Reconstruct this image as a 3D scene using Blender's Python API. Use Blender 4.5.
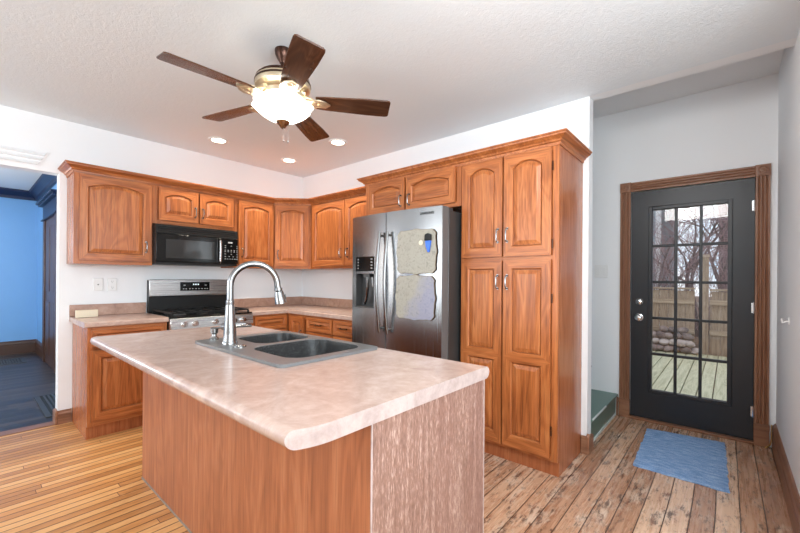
import bpy, bmesh, math, random
from mathutils import Vector, Matrix
random.seed(7)
for o in list(bpy.data.objects): bpy.data.objects.remove(o)
SC = bpy.context.scene
COL = SC.collection
R = math.radians
PI = math.pi

# ------------------------------------------------------------------ camera
YAW, ROLL = R(40.92), R(0.4253)
cam = bpy.data.cameras.new('camera'); camo = bpy.data.objects.new('camera', cam); COL.objects.link(camo)
fw = Vector((math.cos(YAW), math.sin(YAW), 0)); rt = Vector((math.sin(YAW), -math.cos(YAW), 0)); up = Vector((0, 0, 1))
r2 = rt*math.cos(ROLL) + up*math.sin(ROLL); u2 = up*math.cos(ROLL) - rt*math.sin(ROLL)
m = Matrix((r2, u2, -fw)).transposed().to_4x4(); m.translation = Vector((-2.9989, -4.3368, 1.2722))
camo.matrix_world = m
cam.sensor_width = 36; cam.lens = 380.07/800*36; cam.shift_y = 11.61/800; cam.clip_start = .05; cam.clip_end = 200
SC.camera = camo

# ------------------------------------------------------------------ view, world, large lights
SC.view_settings.view_transform = 'Standard'; SC.view_settings.look = 'None'
SC.view_settings.gamma = 1; SC.view_settings.exposure = 0.11; SC.view_settings.use_curve_mapping = False
W = bpy.data.worlds.new('overcast_sky'); SC.world = W; W.use_nodes = True
wt = W.node_tree; wt.nodes.clear()
_o = wt.nodes.new('ShaderNodeOutputWorld'); _b = wt.nodes.new('ShaderNodeBackground')
_t = wt.nodes.new('ShaderNodeTexCoord'); _n = wt.nodes.new('ShaderNodeTexNoise'); _r = wt.nodes.new('ShaderNodeValToRGB')
_n.inputs['Scale'].default_value = 5; _n.inputs['Detail'].default_value = 5
wt.links.new(_t.outputs['Generated'], _n.inputs['Vector']); wt.links.new(_n.outputs['Fac'], _r.inputs['Fac'])
_r.color_ramp.elements[0].position = .4; _r.color_ramp.elements[0].color = (.50, .64, .80, 1)
_r.color_ramp.elements[1].position = .58; _r.color_ramp.elements[1].color = (.86, .88, .92, 1)
wt.links.new(_r.outputs['Color'], _b.inputs['Color']); _b.inputs['Strength'].default_value = 1.5
wt.links.new(_b.outputs[0], _o.inputs[0])

def area(name, loc, target, sx, sy, power, color=(1, 1, 1)):
    l = bpy.data.lights.new(name, 'AREA'); l.shape = 'RECTANGLE'; l.size = sx; l.size_y = sy; l.energy = power; l.color = color
    o = bpy.data.objects.new(name, l); COL.objects.link(o); o.location = loc
    o.rotation_euler = (Vector(target)-Vector(loc)).to_track_quat('-Z', 'Y').to_euler()
    return o
DAY = (.88, .95, 1.0)
area('window_daylight', (-2.3, -6.62, 1.55), (-2.3, 0, 1.3), 2.6, 1.5, 74, DAY)
area('window_daylight', (-5.62, -1.5, 1.55), (0, -2.2, 1.2), 2.2, 1.5, 78, DAY)
area('window_daylight', (-5.62, 2.2, 1.5), (0, 2.6, 1.3), 2.0, 1.5, 60, (1, .97, .92))
area('bounce_fill', (-3.1, -5.3, 1.75), (-2.5, -4.2, 2.6), 1.6, 1.2, 84, (.82, .93, 1.0))  # added fill aimed up to brighten the ceiling; stands for no fixture
area('entry_fill', (-2.2, -3.95, 2.5), (1.0, -4.3, 1.0), .8, .6, 23, (1, .98, .96))  # added fill that brightens the back-door end; no such lamp in the room

_l = bpy.data.lights.new('blue_room_fill', 'POINT'); _l.energy = 75; _l.color = (1, .95, .88); _l.shadow_soft_size = .15  # added unseen point light that lifts the blue room's ceiling and walls
_q = bpy.data.objects.new('blue_room_fill', _l); COL.objects.link(_q); _q.location = (-3.9, 2.3, 1.7)
# ------------------------------------------------------------------ node materials
def lin(*c):
    c = [x/255 for x in c]
    return tuple((x/12.92 if x <= .04045 else ((x+.055)/1.055)**2.4) for x in c) + (1,)
class NT:
    def __init__(s, name):
        s.m = bpy.data.materials.new(name); s.m.use_nodes = True; s.t = s.m.node_tree
        s.b = s.t.nodes['Principled BSDF']; s.out = s.t.nodes['Material Output']
    def new(s, k): return s.t.nodes.new(k)
    def put(s, sock, v):
        if hasattr(v, 'is_linked') or hasattr(v, 'links'): s.t.links.new(v, sock)
        else: sock.default_value = v
    def coord(s, kind='Object', scale=(1, 1, 1), rnd=0):
        c = s.new('ShaderNodeTexCoord'); mp = s.new('ShaderNodeMapping'); mp.inputs['Scale'].default_value = scale
        v = c.outputs[kind]
        if rnd:
            oi = s.new('ShaderNodeObjectInfo'); vm = s.new('ShaderNodeVectorMath'); vm.operation = 'MULTIPLY_ADD'
            cb = s.new('ShaderNodeCombineXYZ')
            for i in range(3): s.t.links.new(oi.outputs['Random'], cb.inputs[i])
            s.t.links.new(cb.outputs[0], vm.inputs[0]); vm.inputs[1].default_value = (rnd, rnd*1.7, rnd*.6); s.t.links.new(v, vm.inputs[2]); v = vm.outputs[0]
        s.t.links.new(v, mp.inputs['Vector']); return mp.outputs[0]
    def world(s, scale=(1, 1, 1)):
        g = s.new('ShaderNodeNewGeometry'); mp = s.new('ShaderNodeMapping'); mp.inputs['Scale'].default_value = scale
        s.t.links.new(g.outputs['Position'], mp.inputs['Vector']); return mp.outputs[0]
    def noise(s, v, scale=5, detail=3, rough=.5, dist=0):
        n = s.new('ShaderNodeTexNoise'); s.put(n.inputs['Vector'], v)
        for k, x in (('Scale', scale), ('Detail', detail), ('Roughness', rough), ('Distortion', dist)): n.inputs[k].default_value = x
        return n.outputs['Fac']
    def white(s, v, dim='3D'):
        n = s.new('ShaderNodeTexWhiteNoise'); n.noise_dimensions = dim
        s.put(n.inputs['W' if dim == '1D' else 'Vector'], v); return n.outputs['Value']
    def vor(s, v, scale, feature='F1'):
        n = s.new('ShaderNodeTexVoronoi'); n.feature = feature; s.put(n.inputs['Vector'], v); n.inputs['Scale'].default_value = scale
        return n.outputs['Distance']
    def math(s, op, a, b=0.0, c=0.0):
        n = s.new('ShaderNodeMath'); n.operation = op
        for i, x in enumerate((a, b, c)): s.put(n.inputs[i], x)
        return n.outputs[0]
    def sep(s, v):
        n = s.new('ShaderNodeSeparateXYZ'); s.put(n.inputs[0], v); return n.outputs
    def comb(s, x, y, z=0.0):
        n = s.new('ShaderNodeCombineXYZ')
        for i, q in enumerate((x, y, z)): s.put(n.inputs[i], q)
        return n.outputs[0]
    def ramp(s, f, stops):
        n = s.new('ShaderNodeValToRGB'); e = n.color_ramp.elements
        while len(e) < len(stops): e.new(.5)
        for q, (p, c) in zip(e, stops): q.position = p; q.color = c if len(c) == 4 else tuple(c)+(1,)
        s.put(n.inputs['Fac'], f); return n.outputs['Color']
    def mix(s, f, a, b, mode='MIX'):
        n = s.new('ShaderNodeMix'); n.data_type = 'RGBA'; n.blend_type = mode
        s.put(n.inputs[0], f); s.put(n.inputs[6], a); s.put(n.inputs[7], b); return n.outputs[2]
    def bump(s, h, strength=.3, dist=.01):
        n = s.new('ShaderNodeBump'); n.inputs['Strength'].default_value = strength; n.inputs['Distance'].default_value = dist
        s.put(n.inputs['Height'], h); s.t.links.new(n.outputs[0], s.b.inputs['Normal'])
    def set(s, **k):
        for a, v in k.items(): s.put(s.b.inputs[a.replace('_', ' ')], v)
        return s.m
def G(v): return (v, v, v, 1)
def plain(name, c, rough=.5, metal=0.0, **k):
    n = NT(name); v = n.noise(n.coord(), 40, 2)
    n.set(Base_Color=n.mix(n.math('MULTIPLY', v, .12), c, tuple(x*.8 for x in c[:3])+(1,)), Roughness=rough, Metallic=metal, **k)
    return n.m
MT = {}
def oak(name, axis, c0, c1, c2, fine=1.0, rough=.34):
    """honey oak with grain running along one local axis"""
    n = NT(name)
    sc = [26, 26, 26]; sc[axis] = 1.3
    v = n.coord('Object', tuple(sc), rnd=13)
    a = n.noise(v, 1.0, 4, .6, .6)
    sc2 = [170, 170, 170]; sc2[axis] = 5
    p = n.noise(n.coord('Object', tuple(sc2), rnd=7), 1.0, 2, .6)
    sc3 = [5, 5, 5]; sc3[axis] = .6
    b = n.noise(n.coord('Object', tuple(sc3), rnd=5), 1.0, 3, .5, 1.2)
    wv = n.math('SINE', n.math('MULTIPLY', b, 60.0)); wv = n.math('MULTIPLY_ADD', wv, .5, .5)
    f = n.math('ADD', n.math('MULTIPLY', a, .82), n.math('MULTIPLY', wv, .16))
    col = n.ramp(f, [(.22, c0), (.5, c1), (.8, c2)])
    pore = n.ramp(p, [(.36, G(.55)), (.5, G(1))])
    col = n.mix(.72*fine, col, pore, 'MULTIPLY')
    n.bump(p, .12, .002)
    n.set(Base_Color=col, Roughness=rough); n.b.inputs['Specular IOR Level'].default_value = .45
    return n.m
OC = (lin(132, 70, 34), lin(176, 102, 54), lin(198, 128, 76))
for ax, nm in enumerate(('oak_x', 'oak_y', 'oak_z')): MT[nm] = oak(nm, ax, *OC)
MT['oak_side'] = oak('oak_side', 2, lin(140, 76, 44), lin(168, 98, 60), lin(184, 116, 76), .6, .25)
MT['island_oak'] = oak('island_oak', 2, lin(142, 84, 54), lin(170, 104, 68), lin(188, 126, 88), .6, .45)
def pale_panel():
    n = NT('weathered_oak'); v = n.coord('Object', (1, 1, 1)); x = n.sep(v)
    st = n.white(n.math('FLOOR', n.math('MULTIPLY', x[0], 9.5)), '1D')
    g = n.noise(n.coord('Object', (210, 210, 34)), 1, 3, .65)
    g2 = n.noise(n.coord('Object', (60, 60, 3)), 1, 3, .6)
    col = n.ramp(n.math('ADD', n.math('MULTIPLY', g, .6), n.math('MULTIPLY', g2, .4)), [(.36, lin(112, 82, 70)), (.52, lin(144, 110, 96)), (.66, lin(192, 164, 150))])
    col = n.mix(n.math('MULTIPLY', st, .28), col, lin(124, 84, 74))
    n.bump(g, .3, .002); n.set(Base_Color=col, Roughness=.5); return n.m
MT['weathered'] = pale_panel()
def planks(name, width, length, stops, gap=.03, worn=None, rough=.35, grain=.5):
    n = NT(name); p = n.world(); s = n.sep(p)
    wob = n.math('MULTIPLY', n.math('SUBTRACT', n.noise(n.world((.7, .7, .7)), 1, 1), .5), .03)
    yy = n.math('DIVIDE', n.math('ADD', s[1], wob), width); row = n.math('FLOOR', yy)
    off = n.math('MULTIPLY', n.white(row, '1D'), length)
    xx = n.math('DIVIDE', n.math('ADD', s[0], off), length); cell = n.math('FLOOR', xx)
    rnd = n.white(n.comb(row, cell, 3.0))
    g = n.noise(n.world((2.2, 48, 5)), 1, 4, .65, .5); g2 = n.noise(n.world((1.2, 9, 3)), 1.3, 3, .6)
    f = n.math('ADD', n.math('MULTIPLY', rnd, .55), n.math('ADD', n.math('MULTIPLY', g, grain), n.math('MULTIPLY', g2, .3)))
    col = n.ramp(f, stops)
    fy = n.math('FRACT', yy); ey = n.math('MINIMUM', fy, n.math('SUBTRACT', 1.0, fy))
    fx = n.math('FRACT', xx); ex = n.math('MULTIPLY', n.math('MINIMUM', fx, n.math('SUBTRACT', 1.0, fx)), length/width*2.2)
    e = n.math('MINIMUM', ey, ex)
    line = n.ramp(e, [(gap*.4, G(0)), (gap, G(1))])
    rg = n.math('MULTIPLY_ADD', g, .25, rough-.1)
    if worn:
        k = n.noise(n.world((2.0, 5.0, 2)), 1.6, 6, .72); d = n.noise(n.world((9, 30, 5)), 1.2, 5, .7)
        col = n.mix(n.ramp(k, [(.50, G(0)), (.60, G(.7))]), col, worn[0])
        sp = n.noise(n.world((7, 22, 4)), 1.3, 5, .75)
        col = n.mix(n.ramp(n.math('MULTIPLY', sp, n.math('ADD', k, .5)), [(.53, G(0)), (.64, G(.85))]), col, worn[1])
        col = n.mix(n.ramp(d, [(.53, G(0)), (.66, G(.6))]), col, worn[2])
    col = n.mix(line, tuple(x*.22 for x in stops[0][1][:3])+(1,), col)
    n.bump(line, .35, .004); n.set(Base_Color=col, Roughness=rg); return n.m
MT['floor_narrow'] = planks('narrow_oak_floor', .056, 2.6, [(.2, lin(150, 96, 54)), (.62, lin(202, 144, 86)), (1.0, lin(224, 174, 116))], .075, None, .34)
MT['floor_wide'] = planks('worn_wide_boards', .102, 3.6, [(.25, lin(140, 98, 74)), (.62, lin(188, 144, 114)), (1.0, lin(218, 182, 152))], .034,
                          (lin(212, 188, 166), lin(74, 46, 34), lin(138, 78, 48)), .25, .6)
MT['floor_dark'] = planks('dark_floor', .09, 1.6, [(.3, lin(38, 32, 30)), (.62, lin(52, 44, 40)), (.95, lin(82, 68, 60))], .03, None, .36)
def wall_m(name, c, bump=.05, scale=90, rough=.6):
    n = NT(name); v = n.noise(n.world(), scale, 3, .6); n.bump(v, bump, .004)
    k = n.noise(n.world(), 1.4, 2)
    n.set(Base_Color=n.mix(n.math('MULTIPLY', k, .1), c, tuple(x*.92 for x in c[:3])+(1,)), Roughness=rough); return n.m
MT['white'] = wall_m('white_paint', (.835, .845, .855, 1))
MT['blue'] = wall_m('blue_paint', lin(112, 164, 214), .04, 90, .4)
def ceil_m():
    n = NT('stippled_ceiling'); v = n.noise(n.world((1, 1, 1)), 38, 4, .65, .8); w = n.noise(n.world(), 110, 2, .6)
    n.bump(n.math('ADD', v, n.math('MULTIPLY', w, .4)), .35, .006); n.set(Base_Color=(.76, .81, .84, 1), Roughness=.5); return n.m
MT['ceiling'] = ceil_m()
MT['trim'] = oak('trim_wood', 2, lin(116, 76, 54), lin(142, 98, 72), lin(160, 116, 88), .3, .35)
MT['trim_x'] = oak('trim_wood_x', 0, lin(116, 76, 54), lin(142, 98, 72), lin(160, 116, 88), .3, .35)
MT['trim_y'] = oak('trim_wood_y', 1, lin(116, 76, 54), lin(142, 98, 72), lin(160, 116, 88), .3, .35)
MT['dark_trim'] = plain('dark_stained_trim', lin(70, 46, 34), .35)
MT['navy'] = plain('navy_paint', lin(24, 40, 72), .4)
def laminate(name, a, b, c, rough=.22):
    n = NT(name); v = n.world((1, 1, 1)); k = n.noise(v, 7, 6, .7, 1.2); k2 = n.noise(v, 38, 4, .7)
    f = n.math('ADD', n.math('MULTIPLY', k, .7), n.math('MULTIPLY', k2, .3))
    n.set(Base_Color=n.ramp(f, [(.34, a), (.5, b), (.66, c)]), Roughness=rough); return n.m
MT['counter'] = laminate('pink_beige_laminate', lin(172, 144, 132), lin(188, 161, 148), lin(202, 178, 165))
MT['counter_edge'] = laminate('laminate_edge', lin(156, 138, 132), lin(176, 158, 152), lin(192, 176, 170), .4)
MT['backsplash'] = laminate('backsplash_laminate', lin(150, 114, 98), lin(174, 138, 120), lin(190, 158, 140), .3)
def steel(name, c=.56, rough=.27, axis=2):
    n = NT(name); sc = [260, 260, 260]; sc[axis] = 1.2
    v = n.noise(n.coord('Object', tuple(sc)), 1, 2)
    n.bump(v, .04, .001); n.set(Base_Color=n.ramp(v, [(.3, G(c*.88)), (.7, G(c))]), Metallic=1.0, Roughness=n.math('MULTIPLY_ADD', v, .12, rough-.06)); return n.m
MT['steel'] = steel('brushed_steel', .31, .25); MT['steel_x'] = steel('brushed_steel_x', .60, .28, 0)
MT['nickel'] = plain('brushed_nickel', G(.30), .25, 1.0)
MT['chrome'] = plain('chrome', G(.8), .12, 1.0)
MT['black_gloss'] = plain('black_gloss', G(.006), .16, 0.0, Specular_IOR_Level=.3)
MT['black'] = plain('black_enamel', G(.008), .45, 0.0, Specular_IOR_Level=.3)
MT['dark_grey'] = plain('dark_grey_plastic', G(.05), .45)
MT['fridge_side'] = plain('fridge_side_grey', G(.035), .35)
MT['door_black'] = plain('charcoal_paint', lin(36, 38, 42), .38)
MT['window_dark'] = plain('oven_glass', G(.03), .08, 0.0, Specular_IOR_Level=.4)
def granite():
    n = NT('granite_composite'); v = n.noise(n.coord('Object'), 230, 2, .8); w = n.white(n.math('MULTIPLY', v, 9))
    n.bump(v, .1, .001); n.set(Base_Color=n.ramp(v, [(.42, G(.012)), (.58, G(.03)), (.70, G(.16))]), Roughness=.4, Specular_IOR_Level=.25); return n.m
MT['granite'] = granite()
MT['granite_rim_sheen'] = plain('granite_rim_sheen', G(.15), .3)  # same granite, painted lighter in place of wall reflections at a grazing angle
MT['plate'] = plain('white_plastic', (.80, .80, .79, 1), .35)
MT['plate_slot'] = plain('plastic_slot', G(.12), .5)
MT['bronze'] = plain('polished_bronze', lin(150, 118, 88), .22, 1.0)
MT['bronze_dark'] = plain('dark_bronze', lin(70, 46, 36), .3, .8)
MT['cream_metal'] = plain('antique_nickel', lin(214, 198, 170), .28, .9)
MT['walnut'] = oak('walnut_blade', 0, lin(58, 36, 26), lin(80, 50, 34), lin(104, 70, 50), .35, .12)
MT['blade_edge'] = plain('blade_edge', lin(40, 22, 16), .3)
MT['green'] = plain('green_paint', lin(86, 122, 112), .3)
MT['worn_white'] = plain('worn_white_edge', lin(214, 222, 220), .5)
def emis(name, c, s):
    n = NT(name); n.set(Base_Color=c, Emission_Color=c, Emission_Strength=s, Roughness=.4); return n.m
MT['bowl'] = emis('lit_frosted_glass', (1, .94, .84, 1), 4.2)
MT['can_lit'] = emis('lit_downlight', (1, .90, .74, 1), 9)
MT['led'] = emis('display_digits', (.8, .95, 1, 1), 1.0)
MT['print_dark'] = plain('grey_door_edge', G(.13), .5, .2)
MT['print'] = plain('grey_print', G(.55), .5)
def glass_m():
    n = NT('clear_pane'); tr = n.new('ShaderNodeBsdfTransparent'); gl = n.new('ShaderNodeBsdfGlossy'); mx = n.new('ShaderNodeMixShader')
    gl.inputs['Roughness'].default_value = .02; lw = n.new('ShaderNodeFresnel'); lw.inputs['IOR'].default_value = 1.45
    n.put(mx.inputs[0], n.math('MULTIPLY', lw.outputs[0], .8)); n.t.links.new(tr.outputs[0], mx.inputs[1]); n.t.links.new(gl.outputs[0], mx.inputs[2])
    n.t.links.new(mx.outputs[0], n.out.inputs[0]); return n.m
MT['glass'] = glass_m()
def rug_m():
    n = NT('blue_woven_cotton'); s = n.sep(n.coord('Object'))
    wv = n.math('MULTIPLY', n.math('SINE', n.math('MULTIPLY', s[0], 520)), n.math('SINE', n.math('MULTIPLY', s[1], 300)))
    k = n.noise(n.coord('Object'), 120, 4, .75); k2 = n.noise(n.coord('Object', (40, 14, 5)), 1, 4)
    f = n.math('ADD', n.math('MULTIPLY', k, .55), n.math('MULTIPLY', k2, .45))
    col = n.ramp(f, [(.36, lin(96, 136, 190)), (.5, lin(136, 172, 218)), (.62, lin(182, 208, 236))])
    n.bump(n.math('ADD', n.math('MULTIPLY', wv, .4), k), .7, .006); n.set(Base_Color=col, Roughness=.95); return n.m
MT['rug'] = rug_m()
def board_m(blue):
    n = NT('patterned_board'); k = n.noise(n.coord('Object'), 34, 5, .7, 2); b = n.noise(n.coord('Object'), 9, 3); s = n.sep(n.coord('Object'))
    col = n.mix(n.ramp(k, [(.50, G(0)), (.66, G(.55))]), lin(158, 152, 138), lin(92, 86, 76))
    if blue:
        w = n.math('ADD', n.math('MULTIPLY', s[0], 3.2), n.math('SUBTRACT', b, n.math('MULTIPLY', s[2], 1.6)))
        col = n.mix(n.ramp(w, [(.35, G(0)), (.8, G(.4))]), col, lin(112, 122, 176))
    n.set(Base_Color=col, Roughness=.4); return n.m
MT['board'] = board_m(False); MT['board_blue'] = board_m(True)
MT['board_edge'] = plain('board_edge', lin(112, 92, 70), .5)
MT['blue_plastic'] = plain('blue_plastic', lin(40, 100, 205), .3)
MT['cream'] = plain('cream_card', lin(228, 214, 188), .6)
MT['brass'] = plain('brass', lin(206, 164, 96), .3, 1.0)
MT['deck'] = oak('deck_boards', 0, lin(150, 146, 118), lin(186, 182, 152), lin(206, 202, 176), .25, .7)
MT['fence'] = oak('fence_boards', 2, lin(120, 98, 80), lin(156, 134, 114), lin(182, 162, 142), .4, .8)
MT['fence_rail'] = oak('fence_rails', 1, lin(128, 106, 86), lin(166, 144, 122), lin(190, 170, 148), .4, .8)
MT['bark'] = plain('bark', lin(104, 88, 84), .9)
MT['twig'] = plain('pale_twigs', lin(156, 128, 128), .9)
def rock_m():
    n = NT('grey_stone'); k = n.noise(n.coord('Object', rnd=3), 9, 4, .7); oi = n.new('ShaderNodeObjectInfo')
    col = n.ramp(n.math('ADD', n.math('MULTIPLY', k, .6), n.math('MULTIPLY', oi.outputs['Random'], .4)), [(.25, lin(84, 70, 68)), (.5, lin(142, 124, 118)), (.75, lin(196, 182, 176))])
    n.bump(k, .5, .02); n.set(Base_Color=col, Roughness=.85); return n.m
MT['rock'] = rock_m()
def ground_m():
    n = NT('leaf_litter'); k = n.noise(n.world(), 12, 5, .7)
    n.set(Base_Color=n.ramp(k, [(.35, lin(78, 62, 52)), (.65, lin(146, 122, 104))]), Roughness=.95); return n.m
MT['ground'] = ground_m()
def siding(name, c, d, step):
    n = NT(name); s = n.sep(n.world()); f = n.math('FRACT', n.math('DIVIDE', s[2], step))
    n.set(Base_Color=n.mix(n.ramp(f, [(.05, G(0)), (.12, G(1))]), d, c), Roughness=.7); return n.m
MT['siding'] = siding('grey_siding', lin(150, 158, 164), lin(110, 116, 122), .12)
def brick():
    n = NT('brick_wall'); b = n.new('ShaderNodeTexBrick'); s = n.sep(n.world())
    n.put(b.inputs['Vector'], n.comb(s[1], s[2])); b.inputs['Scale'].default_value = 4.2
    b.inputs['Color1'].default_value = lin(128, 92, 92); b.inputs['Color2'].default_value = lin(104, 78, 82); b.inputs['Mortar'].default_value = lin(160, 148, 146)
    n.set(Base_Color=b.outputs['Color'], Roughness=.9); return n.m
MT['brick'] = brick()
MT['oak_toe'] = MT['oak_side']

# ------------------------------------------------------------------ mesh helpers
class B:
    def __init__(s): s.bm = bmesh.new(); s.mi = 0
    def _f(s, vs):
        try: f = s.bm.faces.new(vs); f.material_index = s.mi; return f
        except ValueError: return None
    def box(s, x0, y0, z0, x1, y1, z1):
        x0, x1 = sorted((x0, x1)); y0, y1 = sorted((y0, y1)); z0, z1 = sorted((z0, z1))
        v = [s.bm.verts.new((x, y, z)) for z in (z0, z1) for y in (y0, y1) for x in (x0, x1)]
        for q in ((0, 2, 3, 1), (4, 5, 7, 6), (0, 1, 5, 4), (2, 6, 7, 3), (0, 4, 6, 2), (1, 3, 7, 5)): s._f([v[i] for i in q])
        return s
    def rings(s, rings, cap0=True, cap1=True, closed=True):
        vs = [[s.bm.verts.new(p) for p in r] for r in rings]
        for a, b in zip(vs, vs[1:]):
            n = len(a)
            for i in range(n if closed else n-1): s._f((a[i], a[(i+1) % n], b[(i+1) % n], b[i]))
        if cap0: s._f(list(reversed(vs[0])))
        if cap1: s._f(vs[-1])
        return vs
    def prism(s, poly, axis, a, b):
        """2D polygon extruded along an axis: axis 0 -> (y,z), 1 -> (x,z), 2 -> (x,y)"""
        def P(p, t): return (t, p[0], p[1]) if axis == 0 else (p[0], t, p[1]) if axis == 1 else (p[0], p[1], t)
        s.rings([[P(p, a) for p in poly], [P(p, b) for p in poly]]); return s
    def lathe(s, prof, c=(0, 0, 0), n=24, axis='Z', wob=None):
        rs = []
        for r, h in prof:
            ring = []
            for i in range(n):
                a = 2*PI*i/n; rr = max(r, 1e-4)*(wob(a, h) if wob else 1)
                x, y = rr*math.cos(a), rr*math.sin(a)
                p = (x, y, h) if axis == 'Z' else (h, x, y) if axis == 'X' else (y, h, x)
                ring.append((c[0]+p[0], c[1]+p[1], c[2]+p[2]))
            rs.append(ring)
        s.rings(rs); return s
    def tube(s, pts, r, n=8, r1=None):
        pts = [Vector(p) for p in pts]; rs = []; k = len(pts); nrm = None
        for i, p in enumerate(pts):
            t = (pts[min(i+1, k-1)]-pts[max(i-1, 0)]).normalized()
            if nrm is None: nrm = t.orthogonal().normalized()
            else: nrm = (nrm - t*nrm.dot(t)).normalized()
            bn = t.cross(nrm); rad = r[i] if isinstance(r, (list, tuple)) else r + ((r1-r)*i/(k-1) if r1 is not None else 0)
            rs.append([tuple(p + nrm*rad*math.cos(2*PI*j/n) + bn*rad*math.sin(2*PI*j/n)) for j in range(n)])
        s.rings(rs); return s
    def slab(s, outer, holes, z0, z1):
        """flat slab (xy outlines) with holes"""
        loops = [outer]+holes; es = []; tops = []
        for lp in loops:
            vs = [s.bm.verts.new((x, y, z1)) for x, y in lp]; tops.append(vs)
            for i in range(len(vs)): es.append(s.bm.edges.new((vs[i], vs[(i+1) % len(vs)])))
        r = bmesh.ops.triangle_fill(s.bm, use_beauty=True, use_dissolve=False, edges=es, normal=(0, 0, 1))
        fs = [g for g in r['geom'] if isinstance(g, bmesh.types.BMFace)]
        for f in fs: f.material_index = s.mi
        mp = {}
        for vs in tops:
            bs = [s.bm.verts.new((v.co.x, v.co.y, z0)) for v in vs]
            for v, b in zip(vs, bs): mp[v] = b
            for i in range(len(vs)): s._f((vs[i], vs[(i+1) % len(vs)], bs[(i+1) % len(vs)], bs[i]))
        for f in fs: s._f([mp[v] for v in reversed(f.verts)])
        return s
    def build(s, name, mats, parent=None, loc=(0, 0, 0), rotz=0, world=False, bevel=0, seg=2, smooth=35, clean=True):
        bm = s.bm
        if clean: bmesh.ops.remove_doubles(bm, verts=bm.verts, dist=1e-5)
        bmesh.ops.recalc_face_normals(bm, faces=bm.faces)
        me = bpy.data.meshes.new(name)
        if world and parent is not None:
            bmesh.ops.translate(bm, verts=bm.verts, vec=-wloc(parent))
        elif world is None and parent is None:          # top-level single mesh: put its origin at the base
            lo = [min(v.co[i] for v in bm.verts) for i in range(3)]; hi = [max(v.co[i] for v in bm.verts) for i in range(3)]
            loc = ((lo[0]+hi[0])/2, (lo[1]+hi[1])/2, lo[2]); bmesh.ops.translate(bm, verts=bm.verts, vec=-Vector(loc))
        bm.to_mesh(me); bm.free()
        for mm in (mats if isinstance(mats, (list, tuple)) else [mats]): me.materials.append(MT[mm])
        if smooth:
            me.polygons.foreach_set('use_smooth', [True]*len(me.polygons)); me.set_sharp_from_angle(angle=R(smooth))
        o = bpy.data.objects.new(name, me); COL.objects.link(o); o.location = loc; o.rotation_euler = (0, 0, rotz)
        if parent is not None: o.parent = parent
        if bevel:
            bv = o.modifiers.new('bevel', 'BEVEL'); bv.width = bevel; bv.segments = seg; bv.limit_method = 'ANGLE'; bv.angle_limit = R(40)
        return o
def wloc(o):
    v = Vector(o.location)
    while o.parent is not None: o = o.parent; v += Vector(o.location)
    return v
def tag(o, label, cat, group=None, kind=None):
    o['label'] = label; o['category'] = cat
    if group: o['group'] = group
    if kind: o['kind'] = kind
    return o
def thing(name, label, cat, loc=(0, 0, 0), rotz=0, group=None):
    o = bpy.data.objects.new(name, None); COL.objects.link(o); o.empty_display_size = .1
    o.location = loc; o.rotation_euler = (0, 0, rotz); return tag(o, label, cat, group)
def struct(o, label=None, cat=None):
    o['kind'] = 'structure'
    if label: o['label'] = label; o['category'] = cat
    return o
def rrect(x0, x1, y0, y1, r, n=6):
    pts = []
    for cx, cy, a0 in ((x1-r, y1-r, 0), (x0+r, y1-r, 90), (x0+r, y0+r, 180), (x1-r, y0+r, 270)):
        for i in range(n+1):
            a = R(a0+90*i/n); pts.append((cx+r*math.cos(a), cy+r*math.sin(a)))
    return pts

# ------------------------------------------------------------------ room shell
CZ = 2.61; WX = -2.455; HB = 2.145; XD = 1.056; YS = -4.61; YE = -3.557; RC = 2.85
XL, YF = -5.5, -6.5
def sbox(name, mat, label, cat, *boxes, bevel=0):
    b = B()
    for q in boxes: b.box(*q)
    return struct(b.build(name, mat, bevel=bevel, smooth=0), label, cat)
sbox('floor', 'floor_narrow', 'narrow golden oak strip floor in front of the range', 'floor', (XL, YF, -.05, -1.62, .06, 0))
sbox('floor_right', 'floor_wide', 'wide worn floorboards leading to the back door', 'floor', (-1.62, YF, -.05, XD, .06, 0))
sbox('floor_left', 'floor_dark', 'dark wood floor of the blue room', 'floor', (XL, .06, -.05, -2.05, 4.5, 0))
sbox('ceiling', 'ceiling', 'white stippled kitchen ceiling', 'ceiling', (XL-.1, YF-.1, CZ, 0, .12, CZ+.1))
sbox('ceiling_back', 'white', 'higher ceiling over the back door entry', 'ceiling', (0, YS-.1, RC, XD+.14, .6, RC+.1))
sbox('ceiling_left', 'ceiling', 'white ceiling of the blue room', 'ceiling', (XL-.1, .12, 2.65, -2.07, 4.6, 2.75))
sbox('wall_back', 'white', 'white wall behind the range and left cabinets', 'wall', (WX, 0, 0, .1, .12, CZ+.2), (XL, 0, HB, WX, .12, CZ+.2))
sbox('wall_right', 'white', 'white wall behind the refrigerator and pantry', 'wall', (0, YE, 0, .1, 0, CZ+.3), (0, YS-.1, CZ, .1, YE, CZ+.34))
dY0, dY1, dZ = -3.640, -4.492, 2.085
sbox('wall_entry', 'white', 'white wall around the black back door', 'wall', (XD, dY0, -.1, XD+.14, .6, RC+.1), (XD, YS-.1, -.1, XD+.14, dY1, RC+.1), (XD, dY1, dZ, XD+.14, dY0, RC+.1))
sbox('wall_side', 'white', 'white wall at the far right beside the door', 'wall', (-.75, YS-.12, 0, XD, YS, RC+.1), (-.87, YF, 0, -.75, YS, CZ), (-.87, YS-.12, 0, -.75, YS, CZ))
sbox('wall_stair', 'white', None, None, (.1, .5, 0, XD, .6, RC))
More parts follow.
